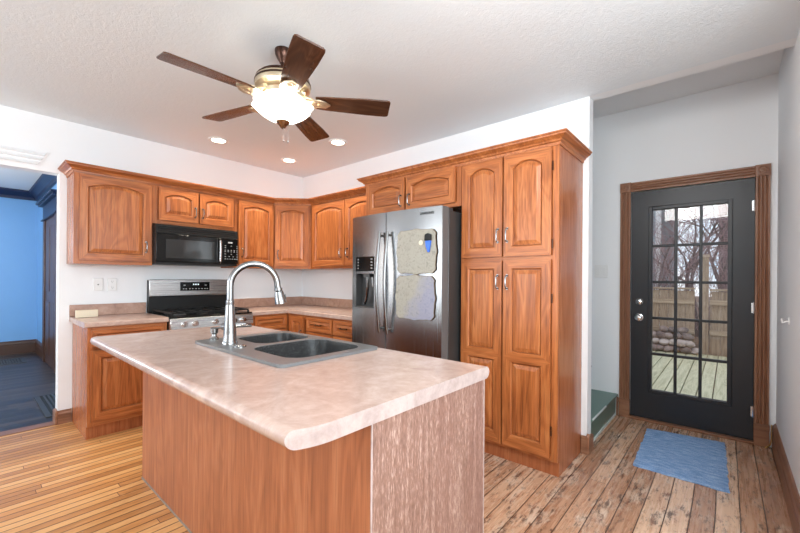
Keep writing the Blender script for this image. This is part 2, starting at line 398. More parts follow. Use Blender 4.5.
# walls behind the camera, with window openings
sbox('wall_front', 'white', None, None, (XL, YF-.12, 0, -.75, YF, .8), (XL, YF-.12, 2.3, -.75, YF, CZ), (XL, YF-.12, .8, -3.6, YF, 2.3), (-1.0, YF-.12, .8, -.75, YF, 2.3))
sbox('wall_left', 'white', None, None, (XL-.12, YF-.12, 0, XL, .12, .8), (XL-.12, YF-.12, 2.3, XL, .12, CZ), (XL-.12, YF-.12, .8, XL, -2.6, 2.3), (XL-.12, -.4, .8, XL, .12, 2.3))
sbox('wall_far', 'blue', 'bright blue far wall of the next room', 'wall', (XL, 4.4, 0, -2.05, 4.5, 2.66))
sbox('wall_partition', 'blue', 'blue side wall of the next room', 'wall', (-2.17, .12, 0, -2.05, 4.5, 2.66))
sbox('wall_outer', 'blue', None, None, (XL-.12, .12, 0, XL, 4.5, .75), (XL-.12, .12, 2.25, XL, 4.5, 2.66), (XL-.12, .12, .75, XL, 1.2, 2.25), (XL-.12, 3.2, .75, XL, 4.5, 2.25))
for nm, bx in (('window_1', ((-3.6, -1.0), None)), ('window_2', (None, (-2.6, -.4))), ('window_3', (None, (1.2, 3.2)))):
    b = B()
    z0, z1 = (.75, 2.25) if nm == 'window_3' else (.8, 2.3); zm = (z0+z1)/2
    if bx[0]:
        a, c = bx[0]
        for q in ((a, z0, c, z0+.06), (a, z1-.06, c, z1), (a, zm-.03, c, zm+.03), (a, z0, a+.06, z1), (c-.06, z0, c, z1), ((a+c)/2-.04, z0, (a+c)/2+.04, z1)): b.box(q[0], YF-.08, q[1], q[2], YF-.03, q[3])
    else:
        a, c = bx[1]
        for q in ((a, z0, c, z0+.06), (a, z1-.06, c, z1), (a, zm-.03, c, zm+.03), (a, z0, a+.06, z1), (c-.06, z0, c, z1), ((a+c)/2-.04, z0, (a+c)/2+.04, z1)): b.box(XL-.08, q[0], q[1], XL-.03, q[2], q[3])
    struct(b.build(nm, 'plate', smooth=0))

# baseboards and trims
def profile_board(name, mat, p0, p1, h, t, nrm, label=None, cat='baseboard'):
    """moulded board from p0 to p1 (xy), face normal nrm"""
    prof = [(0, 0), (t, 0), (t, h*.62), (t*.8, h*.66), (t*.8, h*.72), (t*1.0, h*.76), (t*.85, h*.88), (t*.4, h*.97), (0, h)]
    b = B(); b.rings([[(p[0]+nrm[0]*d, p[1]+nrm[1]*d, z) for d, z in prof] for p in (p0, p1)])
    return struct(b.build(name, mat, smooth=0), label, cat)
profile_board('baseboard_side', 'trim_x', (-.75, YS), (XD, YS), .19, .022, (0, 1), 'tall brown moulded baseboard along the right wall')
profile_board('baseboard_entry', 'trim_y', (XD, -3.54), (XD, -3.552), .17, .022, (-1, 0), 'short brown baseboard between green step and door')
profile_board('baseboard_back', 'trim_x', (WX, 0), (-2.365, 0), .115, .02, (0, -1), 'brown baseboard stub left of the base cabinet')
b = B(); b.prism([(-.022, 0), (.12, 0), (.12, .105), (.06, .125), (-.022, .118)], 0, WX-.018, WX); struct(b.build('baseboard_left', 'trim_y', bevel=.006), 'brown baseboard capping the left wall end', 'baseboard')
b = B(); b.prism([(-.022, 0), (.1, 0), (.1, .12), (.012, .13), (-.005, .15), (-.022, .13)], 1, YE-.02, YE); b.box(-.022, YE, 0, 0, -3.517, .13)
struct(b.build('baseboard_right', 'trim_y', bevel=.004), 'brown baseboard end beside the pantry', 'baseboard')
profile_board('baseboard_far', 'dark_trim', (XL, 4.4), (-2.17, 4.4), .21, .025, (0, -1), 'dark baseboard on the far blue wall')
profile_board('baseboard_partition', 'dark_trim', (-2.17, 3.46), (-2.17, 4.4), .21, .025, (-1, 0), 'dark baseboard on the blue side wall')
b = B()
b.prism([(4.4, 2.65), (4.4, 2.51), (4.37, 2.51), (4.36, 2.55), (4.29, 2.62), (4.28, 2.65)], 0, XL, -2.17)
struct(b.build('trim_1', 'navy', smooth=0), 'dark crown moulding on the far blue wall', 'crown moulding')
b = B(); b.prism([(-2.17, 2.65), (-2.17, 2.51), (-2.20, 2.51), (-2.21, 2.55), (-2.28, 2.62), (-2.29, 2.65)], 1, .12, 4.4)
struct(b.build('trim_2', 'navy', smooth=0), 'dark crown moulding on the blue side wall', 'crown moulding')
b = B(); b.box(XL, -.01, 0, WX, .11, .006); struct(b.build('trim_3', 'trim_x', bevel=.003), 'brown threshold strip between the kitchen and blue room', 'threshold')

# cased doorway in the blue room
t = thing('interior_doorway', 'dark brown cased doorway with blue head in the blue room', 'doorway', (-2.17, 2.9, 0))
b = B(); b.box(-2.205, 3.28, 0, -2.171, 3.45, 2.08).build('casing', 'dark_trim', t, world=True, bevel=.006)
b = B(); b.box(-2.205, 2.2, 0, -2.171, 2.36, 2.08).build('casing', 'dark_trim', t, world=True, bevel=.006)
b = B(); b.box(-2.205, 2.2, 2.10, -2.171, 3.45, 2.30); b.box(-2.225, 2.15, 2.08, -2.171, 3.5, 2.1); b.box(-2.25, 2.12, 2.30, -2.171, 3.53, 2.33); b.box(-2.275, 2.09, 2.33, -2.171, 3.56, 2.36)
b.build('head_casing', 'navy', t, world=True, bevel=.004)
b = B(); b.box(-2.19, 2.36, .01, -2.172, 3.28, 2.08)
for z0, z1 in ((.15, .9), (1.05, 1.95)):
    for y0, y1 in ((2.44, 2.78), (2.86, 3.2)): b.box(-2.196, y0, z0, -2.18, y1, z1)
b.build('door_panel', 'dark_trim', t, world=True, bevel=.004)

# floor registers
def floor_register(x0, x1, y0, y1, label, nx, ny):
    t = thing('floor_register', label, 'floor vent', ((x0+x1)/2, (y0+y1)/2, 0))
    b = B(); b.slab([(x0, y0), (x1, y0), (x1, y1), (x0, y1)], [[(x0+.04, y0+.04), (x0+.04, y1-.04), (x1-.04, y1-.04), (x1-.04, y0+.04)]], .0005, .008); b.build('frame', 'dark_grey', t, world=True)
    b = B()
    for i in range(1, nx): xx = x0+.04+(x1-x0-.08)*i/nx; b.box(xx-.008, y0+.04, .001, xx+.008, y1-.04, .007)
    for i in range(1, ny): yy = y0+.04+(y1-y0-.08)*i/ny; b.box(x0+.04, yy-.008, .001, x1-.04, yy+.008, .0065)
    b.build('grille', 'dark_grey', t, world=True, clean=False)
    b = B(); b.box(x0+.035, y0+.035, .0002, x1-.035, y1-.035, .001); b.build('duct', 'black', t, world=True)
floor_register(-2.50, -2.19, .26, 1.14, 'large metal floor grate beside the white wall end', 7, 20)
floor_register(-2.80, -2.37, 3.42, 3.88, 'small dark floor grate near the far blue wall', 12, 5)

# wall register above the opening
t = thing('wall_register', 'white louvred air register above the blue room opening', 'vent', (-2.8, 0, 2.17))
b = B()
xr = lambda z: -2.582+(z-2.18)/.125*.062
b.prism([(-3.2, 2.178), (xr(2.178), 2.178), (xr(2.305), 2.305), (-3.2, 2.305)], 1, -.006, 0); b.build('frame', 'white', t, world=True, bevel=.002)
for k in range(3):
    z = 2.186+k*.04; b = B()
    b.rings([[(-3.19, -.006, z), (-3.19, -.026, z+.002), (-3.19, -.024, z+.006), (-3.19, -.006, z+.028)], [(xr(z)-.012, -.006, z), (xr(z)-.016, -.026, z+.002), (xr(z)-.014, -.024, z+.006), (xr(z+.03)-.012, -.006, z+.028)]])
    b.build('louvre', 'white', t, world=True, smooth=0)

# ------------------------------------------------------------------ cabinet parts
def outline(w0, w1, z0, zs, rise, d, n=12):
    """closed opening outline inset by d: bottom-left, bottom-right, then arch right to left. Returns (x,z) list."""
    x0, x1 = w0+d, w1-d; pts = [(x0, z0+d), ((x0+x1)/2, z0+d), (x1, z0+d)]
    half = (w1-w0)/2; cx = (w0+w1)/2
    for i in range(n+1):
        x = x1+(x0-x1)*i/n
        if rise > 1e-4:
            rad = (half*half+rise*rise)/(2*rise); zc = zs+rise-rad
            z = zc+math.sqrt(max((rad-d)**2-(x-cx)**2, 0))
        else: z = zs-d
        pts.append((x, z))
    return pts
def panel_door(parent, x0, x1, z0, z1, yf, secs, handle=None, hmat='nickel', name='door', hz=False):
    """raised panel door in the parent's local frame; secs: list of (za, zb, margins(l,r,b,t), rise)"""
    w, h = x1-x0, z1-z0; T = .02; fb = B()
    d = None; panels = []
    for za, zb, (ml, mr, mb, mt), rise in secs:
        n = 12
        o0, o1 = ml, w-mr
        op = outline(o0, o1, za+mb, zb-mt-rise, rise, 0, n)
        outer = [(0, za), (w/2, za), (w, za)] + [(w+(0-w)*i/n, zb) for i in range(n+1)]
        ring = lambda pts, y: [(x, y, z) for x, z in pts]
        op2 = outline(o0, o1, za+mb, zb-mt-rise, rise, .007, n)
        A = [ring(outer, -T), ring(op, -T), ring(op2, -T+.009), ring(op2, -.003)]
        vs = [[fb.bm.verts.new(p) for p in r] for r in A]
        N = len(outer)
        for k in range(3):
            for i in range(N):
                j = (i+1) % N
                side = (i == 2 or i == N-1)
                fb.mi = 0 if side else 1
                if k == 0 and not side and i >= 3 and False: pass
                fb._f((vs[k][i], vs[k][j], vs[k+1][j], vs[k+1][i]))
        fb.mi = 0
        panels.append((o0, o1, za+mb, zb-mt-rise, rise))
    # sides and back
    c = [(0, 0), (w, 0), (w, h), (0, h)]
    zsort = sorted({s[0] for s in secs} | {s[1] for s in secs})
    vb = [fb.bm.verts.new((x, 0, z)) for x, z in c]; vf = [fb.bm.verts.new((x, -T, z)) for x, z in c]
    for i in range(4): fb.mi = 0 if i in (1, 3) else 1; fb._f((vb[i], vb[(i+1) % 4], vf[(i+1) % 4], vf[i]))
    fb.mi = 0; fb._f(vb)
    dr = fb.build(name, ['oak_z', 'oak_x'], parent, loc=(x0, yf, z0), smooth=0)
    for o0, o1, zb_, zs, rise in panels:
        pb = B(); rg = []
        for dd, y in ((.009, -.004), (.011, -.010), (.014, -.010), (.040, -.0175), (.043, -.0175)):
            rg.append([(x, y, z) for x, z in outline(o0, o1, zb_, zs, rise, dd)])
        pb.rings(rg); pb.build('raised_panel', 'oak_x' if hz else 'oak_z', dr, smooth=0)
    if handle: pull(dr, handle[0]-x0, handle[1]-z0, -T, hmat, handle[2] if len(handle) > 2 else 'v')
    return dr
def pull(parent, x, z, y, mat='nickel', way='v'):
    b = B(); L = .045
    def P(a, o): return (x, y-o, z+a) if way == 'v' else (x+a, y-o, z)
    b.tube([P(-L, 0), P(-L, .018), P(-L*.8, .026), P(0, .03), P(L*.8, .026), P(L, .018), P(L, 0)], .0048, 8)
    for sgn in (-1, 1): b.tube([P(sgn*L, .0), P(sgn*L, .004)], .009, 8)
    return b.build('handle', mat, parent)
def carcass(parent, w, d, z0, z1, toe=0, toe_in=.02):
    b = B()
    if toe: b.prism([(-d+.02, z0+toe), (-d+.02, z1), (0, z1), (0, z0), (-d+toe_in+.012, z0), (-d+toe_in+.012, z0+toe)], 0, 0, w)
    else: b.box(0, -d+.02, z0, w, 0, z1)
    b.build('body', 'oak_side', parent, smooth=0)
    fw_ = .04
    for x0 in (0, w-fw_): b = B(); b.box(x0, -d, z0+toe, x0+fw_, -d+.02, z1); b.build('frame_stile', 'oak_z', parent, bevel=.001)
    for za, zb in ((z1-.05, z1), (z0+toe, z0+toe+.04)): b = B(); b.box(fw_, -d+.0005, za, w-fw_, -d+.02, zb); b.build('frame_rail', 'oak_x', parent, smooth=0)
    if toe: b = B(); b.box(0, -d+toe_in, 0, w, -d+toe_in+.012, toe); b.build('toe_kick', 'oak_side', parent, smooth=0)
AR = (.055, .055, .06, .05)
def arch_door(p, x0, x1, z0, z1, yf, rise=.035, handle=None, m=AR, hz=False): return panel_door(p, x0, x1, z0, z1, yf, [(0, z1-z0, m, rise)], handle, hz=hz)

UD = .305
# upper cabinets on the back wall
c = thing('upper_cabinet', 'large single-door oak wall cabinet left of the microwave', 'cabinet', (-2.405, -.001, 1.372))
carcass(c, .558, UD, 0, .758)
arch_door(c, .033, .544, .028, .735, -UD, .045, (.505, .165))
c = thing('upper_cabinet', 'short two-door oak wall cabinet over the microwave', 'cabinet', (-1.846, -.001, 1.765))
carcass(c, .760, UD, 0, .365)
arch_door(c, .045, .393, .035, .342, -UD, .035, (.365, .14)); arch_door(c, .410, .749, .035, .342, -UD, .035, (.436, .14))
c = thing('upper_cabinet', 'narrow oak wall cabinet between the microwave and the corner', 'cabinet', (-1.085, -.001, 1.372))
carcass(c, .474, UD, 0, .758)
arch_door(c, .05, .462, .028, .735, -UD, .035, (.085, .165))
# diagonal corner cabinet
c = thing('corner_cabinet', 'angled oak wall cabinet set across the corner', 'cabinet', (-.61, -UD, 1.372), -PI/4)
Ld = UD*math.sqrt(2)
b = B(); q = .7071
poly = [(0.001, .02), (Ld-.001, .02), (Ld+UD*q-.003, UD*q+.02), (Ld/2, Ld/2+UD*2*q-.004), (-UD*q+.003, UD*q+.02)]
b.prism(poly, 2, 0, .758); b.build('body', 'oak_side', c, smooth=0)
for x0, x1 in ((.002, .035), (Ld-.035, Ld-.002)): b = B(); b.box(x0, 0, 0, x1, .02, .758); b.build('frame_stile', 'oak_z', c, bevel=.001)
for za, zb in ((.71, .758), (0, .04)): b = B(); b.box(.035, 0, za, Ld-.035, .02, zb); b.build('frame_rail', 'oak_x', c, smooth=0)
arch_door(c, .022, Ld-.022, .028, .735, 0, .03, (.06, .165))
# right wall uppers (local x runs toward the camera)
c = thing('upper_cabinet', 'two-door oak wall cabinet between the corner and the refrigerator', 'cabinet', (-.001, -.612, 1.372), -PI/2)
carcass(c, 1.138, UD, 0, .758)
arch_door(c, .05, .614, .028, .735, -UD, .045, (.565, .165)); arch_door(c, .627, 1.10, .028, .735, -UD, .045, (.672, .165))
# cabinet over the refrigerator
FD = .513
c = thing('fridge_cabinet', 'two-door oak cabinet above the refrigerator', 'cabinet', (-.001, -1.752, 1.825), -PI/2)
carcass(c, 1.042, FD, 0, .325)
arch_door(c, .05, .488, .03, .305, -FD, .04, (.452, .11), (.055, .055, .055, .045), True); arch_door(c, .508, .995, .03, .305, -FD, .04, (.545, .11), (.055, .055, .055, .045), True)
# pantry
c = thing('pantry_cabinet', 'tall four-door oak pantry cabinet right of the refrigerator', 'cabinet', (-.001, -2.797, 0), -PI/2)
carcass(c, .719, FD, 0, 2.15, .10, .035)
b = B(); b.box(.04, -FD+.0005, 1.395, .679, -FD+.02, 1.43); b.build('frame_rail', 'oak_x', c, smooth=0)
for x0, x1, hx in ((.014, .339, .31), (.351, .676, .38)):
    arch_door(c, x0, x1, 1.427, 2.122, -FD, .045, (hx, 1.575), (.058, .058, .065, .05))
    panel_door(c, x0, x1, .124, 1.400, -FD, [(0, .61, (.058, .058, .075, .03), 0), (.61, 1.276, (.058, .058, .035, .055), 0)], (hx, 1.25))
for z in (.3, 1.15, 1.5, 2.0): b = B(); b.tube([(.683, -FD-.012, z-.03), (.683, -FD-.012, z+.03)], .005, 6); b.build('hinge', 'bronze_dark', c)

# crown mouldings
def crown(name, label, path, z0, z1, out):
    """path: xy points on the face line; each with outward offset direction (miter)"""
    h = z1-z0; prof = [(0, 0), (.006, 0), (.008, h*.25), (.018, h*.32), (.022, h*.45), (.04, h*.62), (.052, h*.72), (.054, h*.84), (.062, h*.88), (.062, h), (0, h)]
    b = B(); b.rings([[(p[0]+n[0]*d, p[1]+n[1]*d, z0+z) for d, z in prof] for p, n in path])
    return tag(b.build(name, 'oak_x', smooth=0), label, 'crown moulding')
f = UD+.001; k = math.tan(PI/8)
crown('crown_molding', 'oak crown moulding along the lower left and corner cabinets', [((-2.405, -.001), (-1, 0)), ((-2.405, -f), (-1, -1)), ((-.61, -f), (-k, -1)), ((-f, -.61), (-1, -k)), ((-f, -1.749), (-1, 0))], 2.118, 2.188, 1)
f = FD+.001
crown('crown_molding', 'oak crown moulding over the refrigerator cabinet and pantry', [((-.325, -1.752), (0, 1)), ((-f, -1.752), (-1, 1)), ((-f, -3.516), (-1, -1)), ((-.001, -3.516), (0, -1))], 2.128, 2.2, 1)

# base cabinets
BD = .60; CT = .873
c = thing('base_cabinet', 'oak base cabinet with drawer left of the range', 'cabinet', (-2.362, -.001, 0))
carcass(c, .548, BD, 0, CT, .10, .03)
panel_door(c, .022, .527, .712, .848, -BD, [(0, .136, (.03, .03, .03, .03), 0)], None, name='drawer', hz=True)
panel_door(c, .022, .527, .136, .690, -BD, [(0, .554, (.06, .06, .065, .06), 0)])
c = thing('base_cabinet', 'oak base cabinet between the range and the corner', 'cabinet', (-1.039, -.001, 0))
carcass(c, .437, BD, 0, CT, .10)
panel_door(c, .035, .412, .715, .855, -BD, [(0, .14, (.03, .03, .03, .03), 0)], None, name='drawer', hz=True)
panel_door(c, .035, .412, .136, .70, -BD, [(0, .564, (.06, .06, .065, .06), 0)], (.375, .6))
c = thing('base_cabinet', 'oak base cabinet with two drawers left of the refrigerator', 'cabinet', (-.001, -.602, 0), -PI/2)
carcass(c, 1.146, BD, 0, CT, .10)
panel_door(c, .055, .318, .136, .855, -BD, [(0, .719, (.055, .055, .06, .06), 0)], (.28, .66))
for x0, x1 in ((.366, .789), (.81, 1.13)):
    panel_door(c, x0, x1, .715, .855, -BD, [(0, .14, (.03, .03, .03, .03), 0)], ((x0+x1)/2, .785, 'h'), 'bronze_dark', 'drawer', True)
    panel_door(c, x0, x1, .136, .70, -BD, [(0, .564, (.06, .06, .065, .06), 0)], (x1-.04, .6))

# countertops
def edge_prof(y, z0=CT, z1=.915):
    return [(y+.012, z0), (y+.003, z0+.004), (y, z0+.012), (y, z1-.012), (y+.004, z1-.003), (y+.012, z1)]
b = B(); b.prism([(-.001, CT)] + edge_prof(-.635) + [(-.001, .915)], 0, -2.385, -1.811)
t = thing('countertop', 'short pinkish-beige laminate countertop left of the range', 'countertop', (-2.1, -.3, CT))
b.build('worktop', ['counter'], t, world=True, smooth=0)
b = B(); b.box(-2.385, -.021, .916, -1.813, -.001, 1.017); b.build('backsplash', 'backsplash', t, world=True, bevel=.003)
t = thing('countertop', 'L-shaped pinkish-beige laminate countertop in the corner', 'countertop', (-.6, -.6, CT))
b = B(); b.slab([(-1.041, -.001), (-1.041, -.63), (-.63, -.63), (-.63, -1.75), (-.001, -1.75), (-.001, -.001)], [], CT, .915); b.build('worktop', 'counter', t, world=True, bevel=.006)
b = B(); b.box(-1.041, -.021, .916, -.001, -.001, 1.017); b.box(-.021, -1.75, .916, -.001, -.021, 1.017); b.build('backsplash', 'backsplash', t, world=True, bevel=.003)

# ------------------------------------------------------------------ island
IX0, IX1, IY0, IY1 = -2.245, -1.60, -3.583, -1.539
t = thing('kitchen_island', 'freestanding oak island base under the beige worktop and sink', 'kitchen island', (-1.93, -2.55, 0))
b = B(); b.box(IX0, IY0+.0035, 0, IX0+.018, IY1, .866); b.build('side_panel', 'island_oak', t, world=True, bevel=.001)
b = B(); b.box(IX0+.0185, IY0, 0, IX1, IY0+.019, .866); b.box(IX0+.001, IY0, 0, IX0+.0184, IY0+.003, .866); b.build('end_panel', 'weathered', t, world=True, bevel=.001)['label'] = 'greyish weathered oak end panel'
b = B(); b.box(IX0+.019, IY1-.019, .09, IX1-.02, IY1, .866); b.build('back_panel', 'island_oak', t, world=True)
b = B(); b.box(IX1-.02, IY0+.02, .09, IX1, IY1, .866); b.build('face_frame', 'oak_z', t, world=True)
b = B(); b.box(IX0+.019, IY0+.02, .09, IX1-.021, IY1-.02, .108); b.box(IX1-.08, IY0+.02, 0, IX1-.06, IY1, .09); b.build('toe_kick', 'oak_side', t, world=True)
b = B(); b.box(IX0-.0015, IY0-.002, .0, IX0+.003, IY0+.003, .864); b.build('corner_trim', 'counter_edge', t, world=True, bevel=.001)
b = B(); b.box(IX1-.003, IY0-.002, 0, IX1+.002, IY0+.02, .864); b.build('corner_trim', 'counter_edge', t, world=True, bevel=.001)
b = B(); b.prism([(IX0-.006, 0), (IX0, 0), (IX0, .006)], 1, IY0+.02, IY1); b.build('base_strip', 'board_edge', t, world=True)
for y0, y1 in ((-3.53, -3.06), (-3.05, -2.56), (-2.55, -2.06), (-2.05, -1.58)):
    b = B(); b.box(IX1, y0, .12, IX1+.019, y1, .84); d = b.build('door', 'oak_z', t, world=True, bevel=.003)
CX0, CX1, CY0, CY1, TZ, TH = -2.507, -1.575, -3.592, -1.526, .915, .048
SX0, SX1, SY0, SY1 = -2.185, -1.628, -3.02, -2.17
t = thing('island_countertop', 'pinkish-beige laminate island worktop with rounded edges', 'countertop', (-2.04, -2.55, TZ-TH))
b = B(); r_ = TH/2
def front(x): return CY0 + (.034*((-2.39-x)/.117)**2 if x < -2.39 else 0)
fl_ = [(CX0+r_+(-2.39-CX0-r_)*i/8, front(CX0+r_+(-2.39-CX0-r_)*i/8)) for i in range(9)]
b.slab(fl_+[(CX1-r_, CY0), (CX1-r_, CY1), (CX0+r_, CY1)], [[(SX0+.03, SY0+.03), (SX0+.03, SY1-.03), (SX1-.03, SY1-.03), (SX1-.03, SY0+.03)]], TZ-TH, TZ)
for cx, sg in ((CX0+r_, -1), (CX1-r_, 1)):
    arc = [(cx+sg*r_*math.cos(a), TZ-r_+r_*math.sin(a)) for a in [R(-90+15*i) for i in range(13)]]
    b.rings([[(x, front(x), z) for x, z in arc], [(x, CY1, z) for x, z in arc]], True, True)
b.build('worktop', 'counter', t, world=True, smooth=40)
arc = [(CX0+r_-r_*math.cos(a), TZ-r_+r_*math.sin(a)) for a in [R(90-15*i) for i in range(13)]]
xs = [p[0] for p in fl_]
pol = arc + [(x, TZ-TH) for x in xs[1:]] + [(CX1-r_, TZ-TH), (CX1-r_*.3, TZ-TH*.8), (CX1-.001, TZ-r_), (CX1-r_*.3, TZ-TH*.2), (CX1-r_, TZ)] + [(x, TZ) for x in reversed(xs[1:])]
b = B(); vb = [[b.bm.verts.new((x, front(x)-o_, z)) for x, z in pol] for o_ in (-.0005, .0015)]
n_ = len(pol)
for i in range(n_): b._f((vb[0][i], vb[0][(i+1) % n_], vb[1][(i+1) % n_], vb[1][i]))
ntop = len(xs)-1; a_ = len(arc)
cap = vb[1]
for k in range(ntop-1): b._f((cap[a_+k], cap[a_+k+1], cap[n_-2-k], cap[n_-1-k]))
b._f(cap[:a_]+[cap[a_], cap[n_-1]]); b._f(cap[a_+ntop-1:n_-ntop+1])
b.build('end_cap', 'counter_edge', t, world=True, smooth=0)

# sink
t = thing('sink', 'dark granite double-bowl drop-in sink in the island', 'sink', (-1.9, -2.6, TZ-.2))
Z1 = TZ+.014
h1 = rrect(-1.995, -1.672, -2.53, -2.235, .07); h2 = rrect(-2.092, -1.672, -2.965, -2.575, .09)
b = B(); b.slab(rrect(SX0, SX1, SY0, SY1, .03), [list(reversed(h1)), list(reversed(h2))], TZ+.0005, Z1); b.build('rim', 'granite_rim_sheen', t, world=True, bevel=.004)
for x0, x1, y0, y1, rr in ((-1.995, -1.672, -2.53, -2.235, .07), (-2.092, -1.672, -2.965, -2.575, .09)):
    b = B(); rg = []
    for ins, z in ((0, Z1-.003), (.004, Z1-.02), (.012, TZ-.16), (.03, TZ-.19), (.08, TZ-.2)):
        rg.append([(x, y, z) for x, y in rrect(x0+ins, x1-ins, y0+ins, y1-ins, max(rr-ins*.5, .02))])
    b.rings(rg, False, True); o = b.build('bowl', 'granite', t, world=True)
    b = B(); b.lathe([(.045, .0), (.045, .004), (.03, .005), (.0, .003)], ((x0+x1)/2, (y0+y1)/2, TZ-.199)); b.build('drain', 'chrome', o, world=True)
# faucet
FX, FY = -2.095, -2.40
t = thing('faucet', 'tall brushed nickel gooseneck faucet on the sink deck', 'faucet', (FX, FY, Z1))
b = B(); b.lathe([(.038, 0), (.038, .008), (.034, .014), (.032, .02), (.031, .06), (.025, .14), (.021, .195), (.0195, .2), (.021, .205), (.02, .222), (.016, .226)], n=24); b.build('body', 'nickel', t)
dx, dy = .90, -.436
hgt = .297; rad = .116; pts = [(0, 0, .22), (0, 0, .26)]
for i in range(17):
    a = PI-PI*i/16*1.0; pts.append((dx*(rad+rad*math.cos(a)), dy*(rad+rad*math.cos(a)), hgt+rad*math.sin(a)))
pts[1] = (0, 0, .27)
e = pts[-1]; pts.append((e[0]+dx*.004, e[1]+dy*.004, e[2]-.02))
b = B(); b.tube(pts, .0165, 14); b.build('spout', 'nickel', t)
b = B(); ex, ey = 2*rad*dx, 2*rad*dy
b.tube([(ex+dx*.004, ey+dy*.004, .285), (ex+dx*.005, ey+dy*.005, .272), (ex+dx*.006, ey+dy*.006, .270), (ex+dx*.007, ey+dy*.007, .266), (ex+dx*.012, ey+dy*.012, .235), (ex+dx*.018, ey+dy*.018, .202)], [.021, .021, .0165, .022, .028, .031], 18); sh = b.build('spray_head', 'nickel', t)
b = B(); b.tube([(ex+dx*.034, ey+dy*.034, .25), (ex+dx*.037, ey+dy*.037, .225)], .008, 8); b.build('button', 'dark_grey', sh)
b = B(); b.tube([(-.0, .0, .085), (-.01, .05, .085)], .019, 14); b.tube([(-.005, .045, .085), (.03, .06, .088), (.10, .035, .09)], [.007, .006, .005], 8)
b.tube([(.02, -.0, .085), (.06, -.035, .088), (.085, -.06, .089)], [.006, .006, .005], 8); b.build('lever', 'nickel', t)
# soap dispenser, button
t = thing('soap_dispenser', 'short nickel soap dispenser beside the faucet', 'soap dispenser', (-2.09, -2.205, Z1))
b = B(); b.lathe([(.024, 0), (.024, .006), (.018, .012), (.013, .02), (.013, .03), (.02, .036), (.021, .06), (.018, .064), (.0, .064)], n=20); b.build('pump', 'nickel', t)
b = B(); b.tube([(0, 0, .058), (.02, -.03, .066), (.05, -.06, .085)], .0055, 8); b.build('nozzle', 'nickel', t)
b = B(); b.lathe([(.03, 0), (.03, .005), (.02, .008), (.018, .012), (.0, .013)], (-2.10, -2.52, Z1), 20); tag(b.build('air_switch', 'nickel', world=None), 'small round nickel button on the sink deck', 'button')

# ------------------------------------------------------------------ range
t = thing('gas_range', 'stainless gas range between the left base cabinet and corner', 'stove', (-1.425, -.33, 0))
X0, X1 = -1.806, -1.046
b = B(); b.box(X0, -.62, .06, X1, -.012, .900); b.box(X0+.04, -.58, 0, X1-.04, -.06, .06); b.build('body', 'black', t, world=True, bevel=.003)
b = B(); b.box(X0, -.645, .900, X1, -.012, .916); b.build('cooktop', 'black_gloss', t, world=True, bevel=.004)
b = B(); b.prism([(-.62, .80), (-.668, .80), (-.660, .898), (-.62, .899)], 0, X0, X1); cp = b.build('control_panel', 'steel_x', t, world=True, bevel=.004)
for xk in (-1.695, -1.605, -1.425, -1.245, -1.155):
    b = B(); b.lathe([(.027, -.667), (.027, -.672), (.023, -.676), (.021, -.70), (.018, -.704), (0, -.704)], (xk, 0, .848), 18, 'Y'); b.box(xk-.004, -.708, .83, xk+.004, -.70, .866)
    b.build('knob', 'chrome', cp, world=True)
b = B(); b.box(X0+.004, -.65, .22, X1-.004, -.621, .79); od = b.build('oven_door', 'steel_x', t, world=True, bevel=.004)
b = B(); b.box(X0+.12, -.654, .32, X1-.12, -.65, .64); b.build('oven_window', 'window_dark', od, world=True)
b = B(); b.tube([(X0+.05, -.70, .74), (X1-.05, -.70, .74)], .012, 10); b.tube([(X0+.08, -.65, .74), (X0+.08, -.70, .74)], .009, 8); b.tube([(X1-.08, -.65, .74), (X1-.08, -.70, .74)], .009, 8); b.build('handle', 'steel_x', od, world=True)
b = B(); b.box(X0+.004, -.65, .065, X1-.004, -.621, .212); b.build('drawer', 'steel_x', t, world=True, bevel=.004)
bg = B(); bg.box(X0, -.075, .917, X1, -.012, 1.235); bg = bg.build('backguard', 'black', t, world=True, bevel=.004)
b = B(); b.box(X0-.002, -.095, 1.075, X1+.002, -.076, 1.242); b.build('backguard_panel', 'steel_x', bg, world=True, bevel=.006)
dp = B(); dp.box(-1.535, -.099, 1.125, -1.245, -.0955, 1.215); dp = dp.build('display', 'black_gloss', bg, world=True, bevel=.001)
b = B()
for i, xx in enumerate((-1.412, -1.395, -1.378, -1.362)): b.box(xx, -.1005, 1.184, xx+.006, -.0993, 1.198)
b.build('clock_digits', 'led', dp, world=True)
b = B()
for xx in (-1.510, -1.485, -1.450, -1.422, -1.390, -1.360, -1.330, -1.300, -1.275): b.box(xx, -.1005, 1.142, xx+.012, -.0993, 1.149)
for xx in (-1.505, -1.295): b.box(xx, -.1005, 1.18, xx+.02, -.0993, 1.185)
b.build('button_print', 'print', dp, world=True)
for gx0, gx1 in ((X0+.03, -1.565), (-1.555, -1.300), (-1.290, X1-.03)):
    b = B(); y0, y1, z0, z1 = -.615, -.11, .936, .950
    for yy in (y0, (y0+y1)/2, y1): b.box(gx0, yy-.006, z0, gx1, yy+.006, z1)
    for xx in (gx0, gx1): b.box(xx-.006, y0, z0, xx+.006, y1, z1)
    xm = (gx0+gx1)/2; b.box(xm-.006, y0, z0, xm+.006, y1, z1)
    for xx in (gx0, gx1):
        for yy in (y0, y1): b.box(xx-.007, yy-.007, .916, xx+.007, yy+.007, z0)
    b.build('grate', 'black', t, world=True, clean=False)
for bx, by in ((-1.670, -.48), (-1.670, -.23), (-1.425, -.36), (-1.180, -.48), (-1.180, -.23)):
    b = B(); b.lathe([(.05, .916), (.05, .922), (.035, .924), (.035, .934), (0, .934)], (bx, by, 0), 20); b.build('burner', 'dark_grey', t, world=True)

